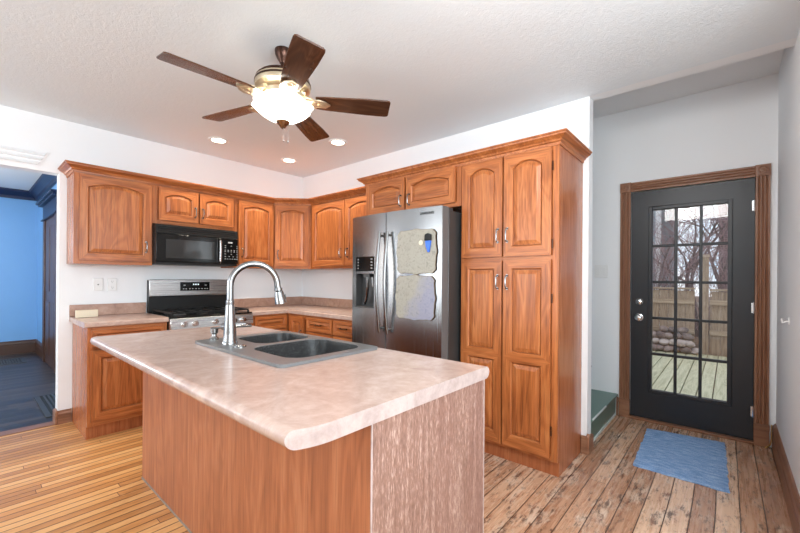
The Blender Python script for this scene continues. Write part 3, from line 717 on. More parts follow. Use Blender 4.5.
# ------------------------------------------------------------------ microwave
t = thing('microwave', 'black over-the-range microwave under the short cabinet', 'microwave', (-1.466, -.2, 1.385))
X0, X1, Z0, ZT = -1.846, -1.086, 1.385, 1.752
b = B(); b.box(X0, -.375, Z0, X1, -.003, ZT); b.build('body', 'black', t, world=True, bevel=.003)
b = B(); b.prism([(-.375, 1.672), (-.405, 1.672), (-.400, 1.70), (-.392, ZT), (-.375, ZT)], 0, X0, X1); vt = b.build('vent_grille', 'black', t, world=True)
b = B()
for i in range(3): b.box(X0+.02, -.4035+.002*i, 1.69+.02*i, X1-.02, -.398+.002*i, 1.693+.02*i)
b.build('vent_slot', 'black_gloss', vt, world=True)
b = B(); b.box(X0+.002, -.405, Z0+.025, -1.255, -.376, 1.666); dr = b.build('door', 'black_gloss', t, world=True, bevel=.004)
b = B(); b.box(-1.765, -.4065, 1.445, -1.325, -.4052, 1.62); b.build('window', 'window_dark', dr, world=True)
b = B(); b.tube([(-1.275, -.405, 1.655), (-1.278, -.43, 1.64), (-1.278, -.438, 1.54), (-1.278, -.43, 1.43), (-1.275, -.405, 1.415)], .010, 10); b.build('handle', 'chrome', dr, world=True)
cpn = B(); cpn.box(-1.252, -.405, Z0+.025, X1, -.376, 1.666); cpn = cpn.build('control_panel', 'black_gloss', t, world=True, bevel=.003)
b = B()
for r_i, zz in enumerate((1.59, 1.57, 1.545, 1.53, 1.505, 1.48, 1.455)):
    n_ = (3, 2, 5, 5, 3, 4, 6)[r_i]
    for i in range(n_): xx = -1.225+.125*i/max(n_-1, 1); b.box(xx, -.4065, zz, xx+.013, -.4052, zz+.005)
b.box(-1.19, -.4065, 1.62, -1.145, -.4052, 1.634)
b.build('button_print', 'print', cpn, world=True)
b = B(); b.box(X0+.002, -.40, Z0, X1-.002, -.376, Z0+.022); b.build('lower_trim', 'black', t, world=True, bevel=.004)

# ------------------------------------------------------------------ refrigerator
t = thing('refrigerator', 'stainless side-by-side refrigerator with water dispenser', 'refrigerator', (-.4, -2.31, 0))
FYL, FYM, FYR = -1.838, -2.268, -2.785
b = B(); b.box(-.66, FYR+.004, .03, -.03, FYL-.004, 1.775); b.box(-.62, FYR+.05, 0, -.08, FYL-.05, .03); b.build('body', 'fridge_side', t, world=True, bevel=.006)
b = B(); b.box(-.70, FYR+.02, 1.775, -.58, FYR+.09, 1.80); b.build('hinge_cover', 'dark_grey', t, world=True, bevel=.006)
b = B(); b.box(-.70, FYL-.09, 1.775, -.58, FYL-.02, 1.80); b.build('hinge_cover', 'dark_grey', t, world=True, bevel=.006)
b = B(); b.box(-.675, FYR+.02, .03, -.655, FYL-.02, .085); b.build('kick_plate', 'dark_grey', t, world=True)
mid_, hw = (FYL+FYR)/2, (FYL-FYR)/2
def fx(y): return -.752-.034*(1-((y-mid_)/hw)**2)
def fridge_door(ya, yb, hole=None):
    b = B(); z0, z1 = .09, 1.795
    ys = sorted({ya, yb} | {ya+(yb-ya)*i/10 for i in range(11)} | ({hole[0], hole[1]} if hole else set()), reverse=True)
    zs = [z0, z1] if not hole else [z0, hole[2], hole[3], z1]
    for y0, y1 in zip(ys, ys[1:]):
        for k, (a, c_) in enumerate(zip(zs, zs[1:])):
            if hole and k == 1 and y0 <= hole[0]+1e-6 and y1 >= hole[1]-1e-6: continue
            b._f([b.bm.verts.new(p) for p in ((fx(y0), y0, a), (fx(y1), y1, a), (fx(y1), y1, c_), (fx(y0), y0, c_))])
    xb = -.672; b.mi = 1
    for z in (z0, z1):
        for y0, y1 in zip(ys, ys[1:]): b._f([b.bm.verts.new(p) for p in ((fx(y0), y0, z), (fx(y1), y1, z), (xb, y1, z), (xb, y0, z))])
    for y in (ys[0], ys[-1]):
        for a, c_ in zip(zs, zs[1:]): b._f([b.bm.verts.new(p) for p in ((fx(y), y, a), (fx(y), y, c_), (xb, y, c_), (xb, y, a))])
    b._f([b.bm.verts.new(p) for p in ((xb, ya, z0), (xb, yb, z0), (xb, yb, z1), (xb, ya, z1))])
    return b.build('door', ['steel', 'print_dark'], t, world=True, smooth=25)
H = (-1.893, -2.132, 1.02, 1.325)
fd = fridge_door(FYL, FYM+.004, H)
b = B()
ys = [H[0]+(H[1]-H[0])*i/4 for i in range(5)]
xi = -.69
for z in (H[2], H[3]):
    for y0, y1 in zip(ys, ys[1:]): b._f([b.bm.verts.new(p) for p in ((fx(y0), y0, z), (fx(y1), y1, z), (xi, y1, z), (xi, y0, z))])
for y in (H[0], H[1]): b._f([b.bm.verts.new(p) for p in ((fx(y), y, H[2]), (fx(y), y, H[3]), (xi, y, H[3]), (xi, y, H[2]))])
b._f([b.bm.verts.new(p) for p in ((xi, H[0], H[2]), (xi, H[1], H[2]), (xi, H[1], H[3]), (xi, H[0], H[3]))])
b.build('dispenser_recess', 'dark_grey', fd, world=True)
def curved_plate(y0, y1, z0, z1, t0, t1, nm, mat, par):
    b = B(); yy = [y0+(y1-y0)*i/6 for i in range(7)]
    b.rings([[(fx(y)-t0, y, z0) for y in yy]+[(fx(y)-t1, y, z0) for y in reversed(yy)], [(fx(y)-t0, y, z1) for y in yy]+[(fx(y)-t1, y, z1) for y in reversed(yy)]])
    return b.build(nm, mat, par, world=True)
pn = curved_plate(H[0], H[1], 1.328, 1.45, .001, .004, 'dispenser_panel', 'black_gloss', fd)
b = B()
for yy in (-1.92, -2.095):
    for zz in (1.35, 1.375, 1.40, 1.425): b.box(fx(yy)-.0055, yy, zz, fx(yy)-.0035, yy-.02, zz+.006)
b.build('button_print', 'print', pn, world=True)
curved_plate(H[0]+.006, H[1]-.006, H[3]-.018, H[3]+.003, .0005, .006, 'dispenser_trim', 'steel', fd)
b = B(); b.box(-.772, -2.0, 1.275, -.70, -2.07, 1.31); b.build('dispenser_nozzle', 'dark_grey', fd, world=True)
b = B(); b.tube([(-.76, -2.035, 1.28), (-.755, -2.03, 1.20), (-.735, -2.0, 1.10), (-.725, -1.965, 1.05)], .014, 10); b.tube([(-.75, -2.09, 1.28), (-.745, -2.09, 1.20)], .017, 10); b.build('dispenser_lever', 'steel', fd, world=True)
b = B(); b.box(-.775, H[0]-.005, H[2], -.70, H[1]+.005, H[2]+.012); b.build('drip_tray', 'dark_grey', fd, world=True)
fd2 = fridge_door(FYM-.004, FYR)
for par, yh, sg in ((fd, -2.225, 1), (fd2, -2.312, -1)):
    b = B(); p = []
    for i in range(13):
        s_ = i/12; z = .84+s_*.80; bow = .03+.035*math.sin(PI*s_)
        p.append((fx(yh)-bow, yh, z))
    b.tube(p, .013, 10)
    for z in (.87, 1.61): b.tube([(fx(yh)+.002, yh, z), (fx(yh)-.036, yh, z)], .010, 8)
    b.build('handle', 'steel', par, world=True)
def text_mesh(txt, size, mat, name, parent, loc, rot, depth=.0006, offset=.0):
    cu = bpy.data.curves.new(name, 'FONT'); cu.body = txt; cu.size = size; cu.extrude = depth; cu.align_x = 'CENTER'; cu.offset = offset
    o = bpy.data.objects.new(name, cu); COL.objects.link(o)
    me = bpy.data.meshes.new_from_object(o.evaluated_get(bpy.context.evaluated_depsgraph_get())); bpy.data.objects.remove(o)
    me.materials.clear(); me.materials.append(MT[mat]); q = bpy.data.objects.new(name, me); COL.objects.link(q)
    q.parent = parent; q.location = Vector(loc)-wloc(parent); q.rotation_euler = rot; return q
text_mesh('SAMSUNG', .026, 'dark_grey', 'logo', fd2, (fx(-2.66)-.003, -2.66, 1.742), (PI/2, 0, -PI/2+.105), .0006, .0007)

# memo boards and magnets on the door
def board(zc, yc, w, h, label, mat):
    t = thing('memo_board', label, 'memo board', (fx(yc)-.0015, yc, zc), -PI/2+.078, 'scalloped boards on the refrigerator')
    pts = []
    hw_, hh = w/2, h/2
    def side(p0, p1, nrm):
        n = 12
        for i in range(n):
            s_ = (i+.5)/n; bump = .010*math.exp(-((s_-.5)/.10)**2)-.005*math.exp(-((abs(s_-.5)-.42)/.06)**2)
            pts.append((p0[0]+(p1[0]-p0[0])*s_+nrm[0]*bump, p0[1]+(p1[1]-p0[1])*s_+nrm[1]*bump))
    r = .04
    def corner(cx, cy, a0):
        for i in range(7):
            a = R(a0+90*i/6); rr = r*(1-.12*math.sin(2*R(90*i/6))**6); pts.append((cx+rr*math.cos(a), cy+rr*math.sin(a)))
    side((-hw_+r, -hh), (hw_-r, -hh), (0, -1)); corner(hw_-r, -hh+r, -90)
    side((hw_, -hh+r), (hw_, hh-r), (1, 0)); corner(hw_-r, hh-r, 0)
    side((hw_-r, hh), (-hw_+r, hh), (0, 1)); corner(-hw_+r, hh-r, 90)
    side((-hw_, hh-r), (-hw_, -hh+r), (-1, 0)); corner(-hw_+r, -hh+r, 180)
    b = B(); b.prism(pts, 1, -.008, -.003); b.build('board_back', 'board_edge', t, smooth=0)
    b = B(); b.prism([(x*.985, z*.985) for x, z in pts], 1, -.0095, -.0081); b.build('board_face', mat, t, smooth=0)
    return t
board(1.470, -2.572, .345, .325, 'upper beige scalloped memo board holding a blue magnetic clip', 'board')
board(1.128, -2.562, .345, .325, 'lower beige scalloped memo board with bluish stain', 'board_blue')
my, mz = -2.685, 1.545; mx = fx(-2.685)-.0125
t = thing('magnetic_clip', 'blue and black magnetic clip on the upper memo board', 'magnet', (mx, my, mz-.05), -PI/2+.09)
b = B(); b.prism([(-.022, .05), (-.018, .01), (0, -.035), (.012, -.03), (.024, .05)], 1, -.018, -.001); b.build('clip_body', 'blue_plastic', t, bevel=.003)
b = B(); b.prism([(-.026, .052), (-.024, .095), (.0, .105), (.026, .095), (.026, .052)], 1, -.022, -.001); b.build('clip_head', 'black', t, bevel=.003)
b = B(); b.lathe([(.018, 0), (.018, -.006), (.01, -.008), (0, -.008)], (fx(-2.62)-.0125, -2.62, 1.533), 16, 'X'); tag(b.build('round_magnet', 'cream', world=None), 'small round white magnet left of the blue clip', 'magnet')

# ------------------------------------------------------------------ outlets, switch, small items
def wall_plate(name, label, cat, x0, x1, z0, z1, y, kind, normal='-Y'):
    w = x1-x0; t = thing(name, label, cat, ((x0+x1)/2 if normal == '-Y' else y, y if normal == '-Y' else (x0+x1)/2, z0), 0 if normal == '-Y' else -PI/2)
    h = z1-z0; b = B(); b.box(-w/2, -.007, 0, w/2, -.0005, h); b.build('cover_plate', 'plate', t, bevel=.003)
    if kind == 'outlet':
        for zz in (h*.27, h*.73):
            b = B(); b.lathe([(.017, -.007), (.017, -.009), (.0, -.009)], (0, 0, zz), 16, 'Y'); s_ = b.build('socket', 'plate', t)
            b = B(); b.box(-.007, -.0098, zz-.003, -.005, -.0085, zz+.007); b.box(.005, -.0098, zz-.003, .007, -.0085, zz+.007); b.box(-.0025, -.0098, zz-.011, .0025, -.0085, zz-.007); b.build('slot', 'plate_slot', s_)
    elif kind == 'jack':
        b = B(); b.lathe([(.006, -.007), (.006, -.012), (.0, -.012)], (0, 0, h/2), 12, 'Y'); b.build('jack', 'plate_slot', t)
    else:
        for xx in (-w/4, w/4):
            b = B(); b.box(xx-.017, -.010, h*.22, xx+.017, -.006, h*.78); b.build('rocker', 'plate', t, bevel=.002)
wall_plate('wall_jack', 'white wall plate with one dot left of the outlet', 'wall plate', -2.222, -2.15, 1.135, 1.252, -.0, 'jack')
wall_plate('wall_outlet', 'white duplex outlet above the left countertop', 'outlet', -2.118, -2.046, 1.135, 1.252, -.0, 'outlet')
wall_plate('light_switch', 'white double light switch left of the black door', 'light switch', -3.455, -3.34, 1.29, 1.415, XD, 'switch', '-X')
b = B(); b.box(-2.365, -.165, .916, -2.215, -.135, .978); tag(b.build('card_box', 'cream', world=None, bevel=.003), 'small cream box on the left countertop by the backsplash', 'box')
t = thing('handrail_bracket', 'small black bracket on the white wall above the step', 'bracket', (XD, -3.30, .42))
b = B(); b.lathe([(.02, -.001), (.02, -.008), (.0, -.008)], (0, 0, .0), 14, 'X'); b.build('mount', 'black', t)
b = B(); b.tube([(-.006, 0, 0), (-.05, .0, .0), (-.06, .0, .025)], .009, 8); b.build('arm', 'black', t)
t = thing('wall_hook', 'small white hook on the right wall', 'hook', (.26, YS, 1.03))
b = B(); b.lathe([(.022, .0005), (.022, .006), (0, .006)], (0, 0, .0), 14, 'Y'); b.build('mount', 'plate', t)
b = B(); b.tube([(0, .006, 0), (0, .03, -.01), (0, .034, .015)], .006, 8); b.build('prong', 'plate', t)
b = B(); b.tube([(XD-.045, YS+.026, .185), (XD-.046, YS+.028, .06), (XD-.05, YS+.035, .03), (XD-.075, YS+.06, .012), (XD-.085, YS+.06, .02)], .0045, 8); tag(b.build('brass_rod', 'brass', world=None), 'thin bent brass rod on the corner of the right baseboard', 'rod')

# ------------------------------------------------------------------ green stair
t = thing('staircase', 'green painted stair steps behind the white wall end', 'stairs', (.58, -3.4, 0))
for k in range(3):
    y0 = -3.53+.26*k; z1 = .20*(k+1)
    b = B(); b.box(.101, y0, .0 if k == 0 else z1-.2, XD-.001, y0+.018, z1-.022); b.build('riser', 'green', t, world=True)
    b = B(); b.box(.101, y0-.022, z1-.022, XD-.001, y0+.279, z1); tr = b.build('tread', 'green', t, world=True, bevel=.006)
    if k == 0:
        b = B(); b.box(.17, y0-.0235, z1-.012, .60, y0-.016, z1+.001); b.build('worn_edge', 'worn_white', tr, world=True)
        b = B(); b.box(.101, y0-.008, 0, XD-.001, y0, .018); b.build('base_strip', 'worn_white', t, world=True)

# ------------------------------------------------------------------ back door
DF = XD+.005
t = thing('back_door', 'black back door with fifteen glass panes', 'door', (XD+.03, (dY0+dY1)/2, .02)); t['kind'] = 'structure'; t.name = 'door_1'
L0, L1, LZ0, LZ1 = -3.812, -4.325, .285, 1.90
b = B(); b.box(XD+.01, -3.648, .022, XD+.055, L0+.03, 2.075); b.box(XD+.01, L1-.03, .022, XD+.055, -4.484, 2.075)
b.box(XD+.01, L0+.03, .022, XD+.055, L1-.03, LZ0-.03); b.box(XD+.01, L0+.03, LZ1+.03, XD+.055, L1-.03, 2.075); b.build('door_slab', 'door_black', t, world=True, smooth=0)
b = B(); fr = .03
for q in ((L0+fr, LZ0-fr, L0, LZ1+fr), (L1, LZ0-fr, L1-fr, LZ1+fr), (L0, LZ0-fr, L1, LZ0), (L0, LZ1, L1, LZ1+fr)): b.box(XD+.002, q[0], q[1], XD+.06, q[2], q[3])
b.build('lite_frame', 'door_black', t, world=True, bevel=.004)
for i in range(1, 3):
    yy = L0+(L1-L0)*i/3; b = B(); b.box(XD+.014, yy-.011, LZ0, XD+.05, yy+.011, LZ1); b.build('muntin', 'door_black', t, world=True, bevel=.004)
for i in range(1, 5):
    zz = LZ0+(LZ1-LZ0)*i/5; b = B(); b.box(XD+.015, L0, zz-.011, XD+.049, L1, zz+.011); b.build('muntin', 'door_black', t, world=True, bevel=.004)
for i in range(3):
    for j in range(5):
        ya, yb = L0+(L1-L0)*i/3-.011*(i > 0), L0+(L1-L0)*(i+1)/3+.011*(i < 2)
        za, zb = LZ0+(LZ1-LZ0)*j/5+.011*(j > 0), LZ0+(LZ1-LZ0)*(j+1)/5-.011*(j < 4)
        b = B(); b.box(XD+.030, ya, za, XD+.034, yb, zb); b.build('glass_pane', 'glass', t, world=True, smooth=0)
b = B(); b.lathe([(.030, XD+.011), (.030, XD+.004), (.024, XD-.002), (.022, XD-.014), (.012, XD-.018), (0, XD-.018)], (0, -3.715, 1.072), 20, 'X'); b.build('deadbolt', 'chrome', t, world=True)
b = B(); b.lathe([(.034, XD+.011), (.034, XD+.004), (.013, XD-.004), (.012, XD-.02), (.024, XD-.028), (.029, XD-.042), (.024, XD-.055), (.0, XD-.06)], (0, -3.713, .930), 20, 'X'); b.build('door_knob', 'chrome', t, world=True)
for z in (1.86, 1.06, .25):
    b = B(); b.tube([(XD+.004, -4.482, z-.045), (XD+.004, -4.482, z+.045)], .006, 8); b.box(XD+.004, -4.482, z-.04, XD+.0095, -4.468, z+.04); b.build('hinge', 'chrome', t, world=True)
b = B(); b.box(XD-.03, dY0, .0005, XD+.14, dY1, .02); b.box(XD+.06, dY0-.002, .02, XD+.08, dY1+.002, .04); b.build('threshold', 'trim_y', t, world=True, bevel=.004)
b = B(); b.box(XD+.062, dY0, .02, XD+.13, dY0-.008, dZ); b.box(XD+.062, dY1, .02, XD+.13, dY1+.008, dZ); b.box(XD+.062, dY0, dZ-.008, XD+.13, dY1, dZ); b.build('jamb', 'trim', t, world=True)
# casing
def fluted(y0, y1, z0, z1, horiz=False):
    """fluted casing in the plane X = XD"""
    w = abs(y1-y0) if not horiz else z1-z0; pr = [(0, 0), (0, .02)]
    for k in range(3):
        c_ = w*(.24+.26*k); h_ = w*.085
        pr += [(c_-h_, .02), (c_-h_*.5, .012), (c_, .010), (c_+h_*.5, .012), (c_+h_, .02)]
    pr += [(w, .02), (w, 0)]
    b = B()
    if not horiz: b.rings([[(XD-d, max(y0, y1)-a, z) for a, d in pr] for z in (z0, z1)])
    else: b.rings([[(XD-d, y, z0+a) for a, d in pr] for y in (y0, y1)])
    return b
cw = .083; cA0, cA1 = -3.562, -3.562-cw; cB0, cB1 = -4.487, -4.487-cw; hz0 = 2.082
tc = thing('door_casing', 'fluted brown door casing with rosette corner blocks', 'door casing', (XD-.001, -4.06, 0)); tc['kind'] = 'structure'; tc.name = 'trim_4'
fluted(cA0, cA1, .17, hz0).build('side_casing', 'trim', tc, world=True, smooth=0)
fluted(cB0, cB1, .17, hz0).build('side_casing', 'trim', tc, world=True, smooth=0)
fluted(cA1, cB0, hz0, hz0+cw, True).build('head_casing', 'trim_y', tc, world=True, smooth=0)
for y0, y1 in ((cA0, cA1), (cB0, cB1)):
    b = B(); b.box(XD-.026, y0+.003, 0.0, XD, y1-.003, .165); b.box(XD-.03, y0+.004, .13, XD, y1-.004, .17); b.build('plinth_block', 'trim_y', tc, world=True, bevel=.003)
    b = B(); b.box(XD-.026, y0+.003, hz0-.002, XD, y1-.003, hz0+cw+.004); cbk = b.build('corner_block', 'trim', tc, world=True, bevel=.003)
    b = B(); yc, zc = (y0+y1)/2, hz0+cw/2
    b.lathe([(.036, XD-.026), (.036, XD-.030), (.030, XD-.031), (.027, XD-.027), (.020, XD-.027), (.017, XD-.033), (.008, XD-.034), (.006, XD-.03), (0, XD-.03)], (0, yc, zc), 24, 'X'); b.build('rosette', 'trim', cbk, world=True)

# rug
C4 = [(.018, -3.842), (.008, -4.345), (.918, -4.318), (.85, -3.812)]
b = B(); NX, NY = 34, 20; top = []; bot = []
for i in range(NX+1):
    rt_ = []; rb_ = []
    for j in range(NY+1):
        s_, q_ = i/NX, j/NY
        x = (C4[0][0]*(1-q_)+C4[1][0]*q_)*(1-s_)+(C4[3][0]*(1-q_)+C4[2][0]*q_)*s_; y = (C4[0][1]*(1-q_)+C4[1][1]*q_)*(1-s_)+(C4[3][1]*(1-q_)+C4[2][1]*q_)*s_
        edge = j in (0, NY) or i in (0, NX)
        if edge: x += random.uniform(-.005, .005); y += random.uniform(-.005, .005)
        rt_.append(b.bm.verts.new((x, y, .009+random.uniform(-.0015, .0015)-(.004 if edge else 0)))); rb_.append(b.bm.verts.new((x, y, .001)))
    top.append(rt_); bot.append(rb_)
for i in range(NX):
    for j in range(NY):
        b._f((top[i][j], top[i+1][j], top[i+1][j+1], top[i][j+1])); b._f((bot[i][j], bot[i][j+1], bot[i+1][j+1], bot[i+1][j]))
for i in range(NX):
    for j in (0, NY): b._f((top[i][j], top[i+1][j], bot[i+1][j], bot[i][j]))
for j in range(NY):
    for i in (0, NX): b._f((top[i][j], top[i][j+1], bot[i][j+1], bot[i][j]))
tag(b.build('door_mat', 'rug', world=None, clean=False, smooth=60), 'blue woven cotton rug on the floor before the black door', 'rug')

# ------------------------------------------------------------------ ceiling fan
CFX, CFY = -1.7624, -2.342
t = thing('ceiling_fan', 'five-blade bronze ceiling fan with a lit glass bowl', 'ceiling fan', (CFX, CFY, 2.10))
def fl(prof, name, mat, n=32, wob=None, par=None):
    b = B(); b.lathe([(r, z-2.10) for r, z in prof], n=n, wob=wob); return b.build(name, mat, par or t)
fl([(.048, 2.609), (.049, 2.60), (.046, 2.58), (.036, 2.558), (.024, 2.54), (.02, 2.53)], 'canopy', 'bronze_dark')
fl([(.014, 2.54), (.014, 2.46)], 'downrod', 'bronze_dark', 16)
mh = fl([(.03, 2.472), (.06, 2.468), (.10, 2.458), (.135, 2.443), (.155, 2.423), (.16, 2.396), (.155, 2.38), (.12, 2.368), (.11, 2.36)], 'motor_housing', 'cream_metal')
for z, rr in ((2.458, .104), (2.445, .134), (2.428, .152), (2.408, .159)):
    b = B(); b.lathe([(rr-.006, z-2.10-.005), (rr+.0025, z-2.10-.005), (rr+.002, z-2.10+.004), (rr-.008, z-2.10+.005)], n=32); b.build('dark_band', 'bronze_dark', mh)
fl([(.11, 2.362), (.125, 2.345), (.12, 2.325), (.10, 2.31), (.085, 2.30), (.085, 2.285), (.10, 2.275), (.06, 2.27)], 'switch_housing', 'cream_metal')
bw = B(); sc_ = lambda a, h: 1+(.045*math.cos(a*8) if h > .145 else 0)
bw.lathe([(.012, .088), (.05, .094), (.09, .108), (.125, .13), (.15, .155), (.172, .178), (.168, .180), (.146, .160), (.12, .136), (.086, .114), (.05, .1), (.012, .095)], n=64, wob=sc_)
bw.build('glass_bowl', 'bowl', t)
fl([(.004, 2.146), (.014, 2.152), (.022, 2.165), (.036, 2.178), (.040, 2.188), (.02, 2.192)], 'finial', 'bronze', 20)
for px, L in ((.0, .075), (.03, .072)):
    b = B(); b.tube([(px, -.01, .055), (px, -.01, .055-L)], .0012, 5); b.lathe([(.0, .055-L-.012), (.005, .055-L-.008), (.005, .055-L-.002), (.0, .055-L)], (px, -.01, 0), 10); b.build('pull_chain', 'chrome', t)
zb = .215
for k in range(5):
    ang = R(176.64-72*k); pitch = R(-12)
    b = B(); o1, o2, th = [], [], .004
    out = [(.19, -.052), (.25, -.060), (.50, -.074), (.61, -.075), (.625, -.071), (.632, -.060), (.632, .060), (.625, .071), (.61, .075), (.50, .074), (.25, .060), (.19, .052)]
    cp_, sp_ = math.cos(pitch), math.sin(pitch)
    b.rings([[(x, y*cp_-zz*sp_, y*sp_+zz*cp_) for x, y in out] for zz in (-th, th)])
    bl = b.build('blade', 'walnut', t, loc=(0, 0, zb), rotz=ang, smooth=0, bevel=.0015)
    b = B()
    for sy in (-1, 1):
        b.tube([(.10, sy*.012, .03), (.15, sy*.03, .012), (.19, sy*.034, -.008), (.235, sy*.02, -.010), (.255, 0, -.010)], [.008, .008, .007, .006, .006], 8)
    b.box(.08, -.02, .02, .13, .02, .05); b.tube([(.14, 0, .01), (.25, 0, -.010)], .006, 8)
    b.prism([(.13, -.018), (.17, -.05), (.21, -.056), (.245, -.04), (.275, 0), (.245, .04), (.21, .056), (.17, .05), (.13, .018)], 2, -.012, -.0045)
    b.lathe([(.016, -.018), (.016, -.006)], (.215, 0, 0), 12); b.build('blade_iron', 'cream_metal', bl)
lp = bpy.data.lights.new('fan_lamp', 'POINT'); lp.energy = 42; lp.shadow_soft_size = .07; lp.color = (1, .96, .9)
lo = bpy.data.objects.new('fan_lamp', lp); COL.objects.link(lo); lo.location = (0, 0, .205); lo.parent = t

# recessed downlights
for x, y, lab in ((-1.36, -.556, 'lit recessed downlight nearest the left wall cabinets'), (-.56, -.535, 'lit recessed downlight in the far corner of the ceiling'), (-.574, -1.412, 'lit recessed downlight above the refrigerator side')):
    t = thing('downlight', lab, 'ceiling light', (x, y, CZ-.012), 0, 'recessed ceiling downlights')
    b = B(); b.lathe([(.062, .011), (.062, .004), (.072, .0), (.088, .002), (.092, .0115)], n=28); b.build('trim_ring', 'plate', t)
    b = B(); b.lathe([(.0, .0045), (.061, .0045), (.061, .010), (.0, .010)], n=28); b.build('lens', 'can_lit', t)
    l = bpy.data.lights.new('downlight_beam', 'SPOT'); l.energy = 44; l.color = (1, .88, .69); l.spot_size = R(125); l.spot_blend = .7; l.shadow_soft_size = .055
    o = bpy.data.objects.new('downlight_beam', l); COL.objects.link(o); o.location = (0, 0, -.02); o.parent = t

# ------------------------------------------------------------------ outside the door
t = thing('deck', 'pale wooden deck boards outside the glass door', 'deck', (3.6, -4, -.14))
yy = -8.0; i = 0
while yy < .5:
    b = B(); b.box(XD+.16, yy, -.135, 6.02, yy+.142, -.10); b.build('deck_board', 'deck', t, world=True, bevel=.004); yy += .1525
b = B(); b.box(XD+.15, -8.2, -.30, 40, 14, -.16); b.box(6.0, -14, -.30, 40, 16, -.155); struct(b.build('floor_outside', 'ground', smooth=0), 'brown leaf-covered ground behind the fence', 'ground')
def fence(ya, yb, ztop, label):
    t = thing('fence', label, 'fence', (6.15, (ya+yb)/2, -.155)); b = B(); y = ya
    while y < yb-.02:
        w = min(.14, yb-y); b.box(6.14, y, -.155, 6.16, y+w-.006, ztop+random.uniform(-.015, .015)); y += .14
    b.build('board_panel', 'fence', t, world=True, clean=False, smooth=0)
    for z in (.30, .86): b = B(); b.box(6.095, ya, z-.045, 6.139, yb, z+.045); b.build('rail', 'fence_rail', t, world=True, bevel=.004)
    b = B(); b.box(6.10, ya, ztop+.016, 6.18, yb, ztop+.05); b.build('cap_rail', 'fence_rail', t, world=True, bevel=.004)
fence(-3.84, 1.5, 1.08, 'weathered board fence left of the tall post'); fence(-8.0, -4.06, 1.06, 'weathered board fence right of the tall post')
b = B(); b.box(6.08, -4.045, -.155, 6.2, -3.93, 1.70); b.prism([(6.07, 1.70), (6.21, 1.70), (6.14, 1.76)], 1, -4.055, -3.92)
tag(b.build('fence_post', 'fence', world=None, bevel=.004), 'tall weathered wooden post between the two fence runs', 'post')
# stone pile against the fence
spots = []
for row, n_, y0, z in ((0, 8, -3.86, .0), (1, 7, -3.80, .12), (2, 5, -3.74, .24), (3, 3, -3.66, .35)):
    for i in range(n_): spots.append((5.86+random.uniform(-.03, .03)+row*.03, y0+i*.135+random.uniform(-.02, .02), z-.03))
RK = []
for k in range(4):
    rn = random.Random(k); b = B(); bmesh.ops.create_icosphere(b.bm, subdivisions=2, radius=.082)
    for v in b.bm.verts: v.co *= 1+rn.uniform(-.14, .14); v.co.z *= .72; v.co.x *= 1.1
    me = b.build('garden_stone', 'rock', smooth=50); RK.append(me.data); bpy.data.objects.remove(me)
for i, (x, y, z) in enumerate(spots):
    o = bpy.data.objects.new('garden_stone', RK[i % 4]); COL.objects.link(o); o.location = (x, y, z)
    o.rotation_euler = (random.uniform(-.4, .4), random.uniform(-.4, .4), random.uniform(0, 6)); s_ = random.uniform(.85, 1.2); o.scale = (s_, s_*1.1, s_)
    tag(o, 'grey rounded stone in the pile against the fence', 'stone', 'stones piled against the fence')
# neighbouring houses
t = thing('neighbor_house', 'grey sided house with white trim beyond the fence at left', 'house', (11, -1.2, -.155))
b = B(); b.box(10.6, -2.78, -.155, 15, 2, 5.2); b.build('wall', 'siding', t, world=True)
b = B(); b.box(10.55, -2.80, -.155, 10.6, -2.66, 5.2); b.build('corner_board', 'plate', t, world=True)
b = B(); b.prism([(10.3, 5.2), (15.2, 5.2), (12.7, 6.8)], 1, -3.0, 2.2); b.build('roof', 'dark_grey', t, world=True)
t = thing('brick_house', 'brick house wall seen at the right edge of the door glass', 'house', (11, -5.4, -.155))
b = B(); b.box(10.2, -7.5, -.155, 14, -4.12, 4.6); b.build('wall', 'brick', t, world=True)
b = B(); b.box(10.1, -7.6, 4.6, 14.1, -4.02, 4.75); b.build('roof_edge', 'plate', t, world=True)
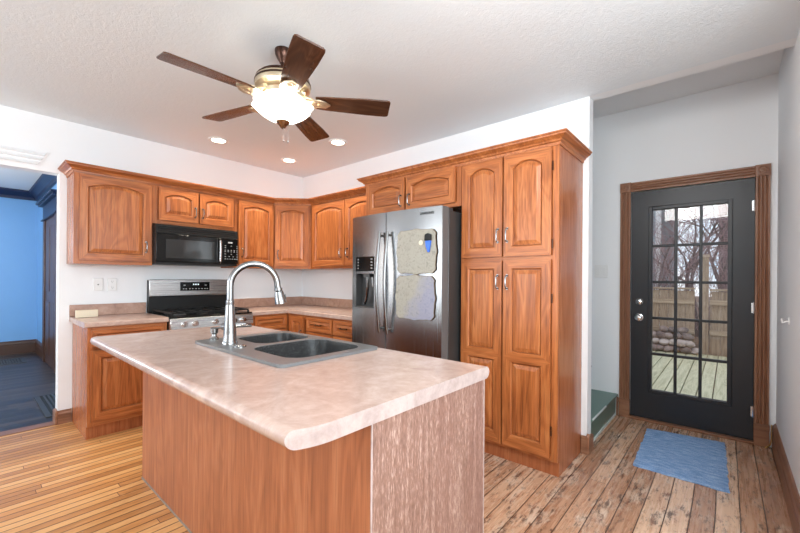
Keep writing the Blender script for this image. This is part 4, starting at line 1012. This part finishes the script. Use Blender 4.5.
# bare trees
def tree(x, y, h, rad, seed, label, lean=0.0, depth=5, spread=.55):
    rn = random.Random(seed); t = thing('bare_tree', label, 'tree', (x, y, -.155)); tb, bb, wb = B(), B(), B()
    def grow(p, d, L, r, lev):
        n = 4; pts = [p]; q = Vector(d)
        for i in range(n):
            q = (q+Vector((rn.uniform(-.16, .16), rn.uniform(-.16, .16), rn.uniform(-.05, .12)))).normalized(); pts.append(pts[-1]+q*L/n)
        (tb if lev == 0 else bb if lev < 3 else wb).tube(pts, r, 7 if lev < 2 else 4 if lev < 4 else 3, r*.62)
        if lev >= depth: return
        for i in range(rn.choice((3, 3, 4)) if lev < 4 else 3):
            a = rn.uniform(0, 2*PI); o = q.orthogonal().normalized(); o.rotate(Matrix.Rotation(a, 3, q)); nd = (q*rn.uniform(.5, 1)+o*rn.uniform(.35, spread+.4)).normalized()
            grow(pts[-1] if i < 2 else pts[rn.choice((2, 3))], nd, L*rn.uniform(.6, .85), r*.58, lev+1)
    grow(Vector((0, 0, 0)), Vector((0, lean, 1)).normalized(), h, rad*.75, 0)
    tb.build('trunk', 'bark', t, clean=False); bb.build('branches', 'bark', t, clean=False); wb.build('twigs', 'twig', t, clean=False)
tree(8.2, -3.1, 1.3, .05, 3, 'slender bare tree just behind the left fence', -.1)
tree(9.2, -3.75, 1.7, .07, 11, 'bare tree behind the tall fence post', .1)
tree(8.9, -4.35, 1.9, .075, 5, 'thick forked bare tree behind the right fence', .05)
tree(12.5, -3.3, 2.0, .10, 21, 'distant bare tree between the two houses', 0)
tree(7.6, -2.6, .9, .035, 8, 'low brushy bare tree at the left end behind the fence', -.2)

# leafless bushes rising above the fence
def bush(x, y, h, seed, label):
    rn = random.Random(seed); t = thing('bare_bush', label, 'bush', (x, y, -.155)); st, tw = B(), B()
    for i in range(11):
        a = rn.uniform(0, 2*PI); p = Vector((rn.uniform(-.15, .15), rn.uniform(-.2, .2), 0)); d = Vector((math.cos(a)*.25, math.sin(a)*.3, 1)).normalized(); pts = [p]
        for k in range(6):
            d = (d+Vector((rn.uniform(-.12, .12), rn.uniform(-.16, .16), .03))).normalized(); pts.append(pts[-1]+d*h/6*rn.uniform(.8, 1.1))
            for q in range(4):
                dd = (d*.8+Vector((rn.uniform(-.7, .7), rn.uniform(-.8, .8), rn.uniform(-.1, .5)))).normalized(); a0 = pts[-1]; e = a0+dd*h*.16
                tw.tube([a0, e, e+(dd+Vector((0, rn.uniform(-.6, .6), .3))).normalized()*h*.12], .0035, 3, .0015)
        st.tube(pts, .009, 4, .004)
    st.build('stems', 'bark', t, clean=False); tw.build('twigs', 'twig', t, clean=False)
for i, (x, y, h, lab) in enumerate(((6.9, -3.0, 2.1, 'leafless bush behind the left end of the fence'), (7.3, -3.55, 2.3, 'leafless bush just left of the tall fence post'), (7.0, -4.3, 2.0, 'leafless bush behind the right fence run'), (9.8, -4.0, 2.9, 'far leafless bush behind the tall fence post'), (9.4, -3.2, 2.8, 'far leafless bush behind the left fence run'))): bush(x, y, h, 40+i, lab)
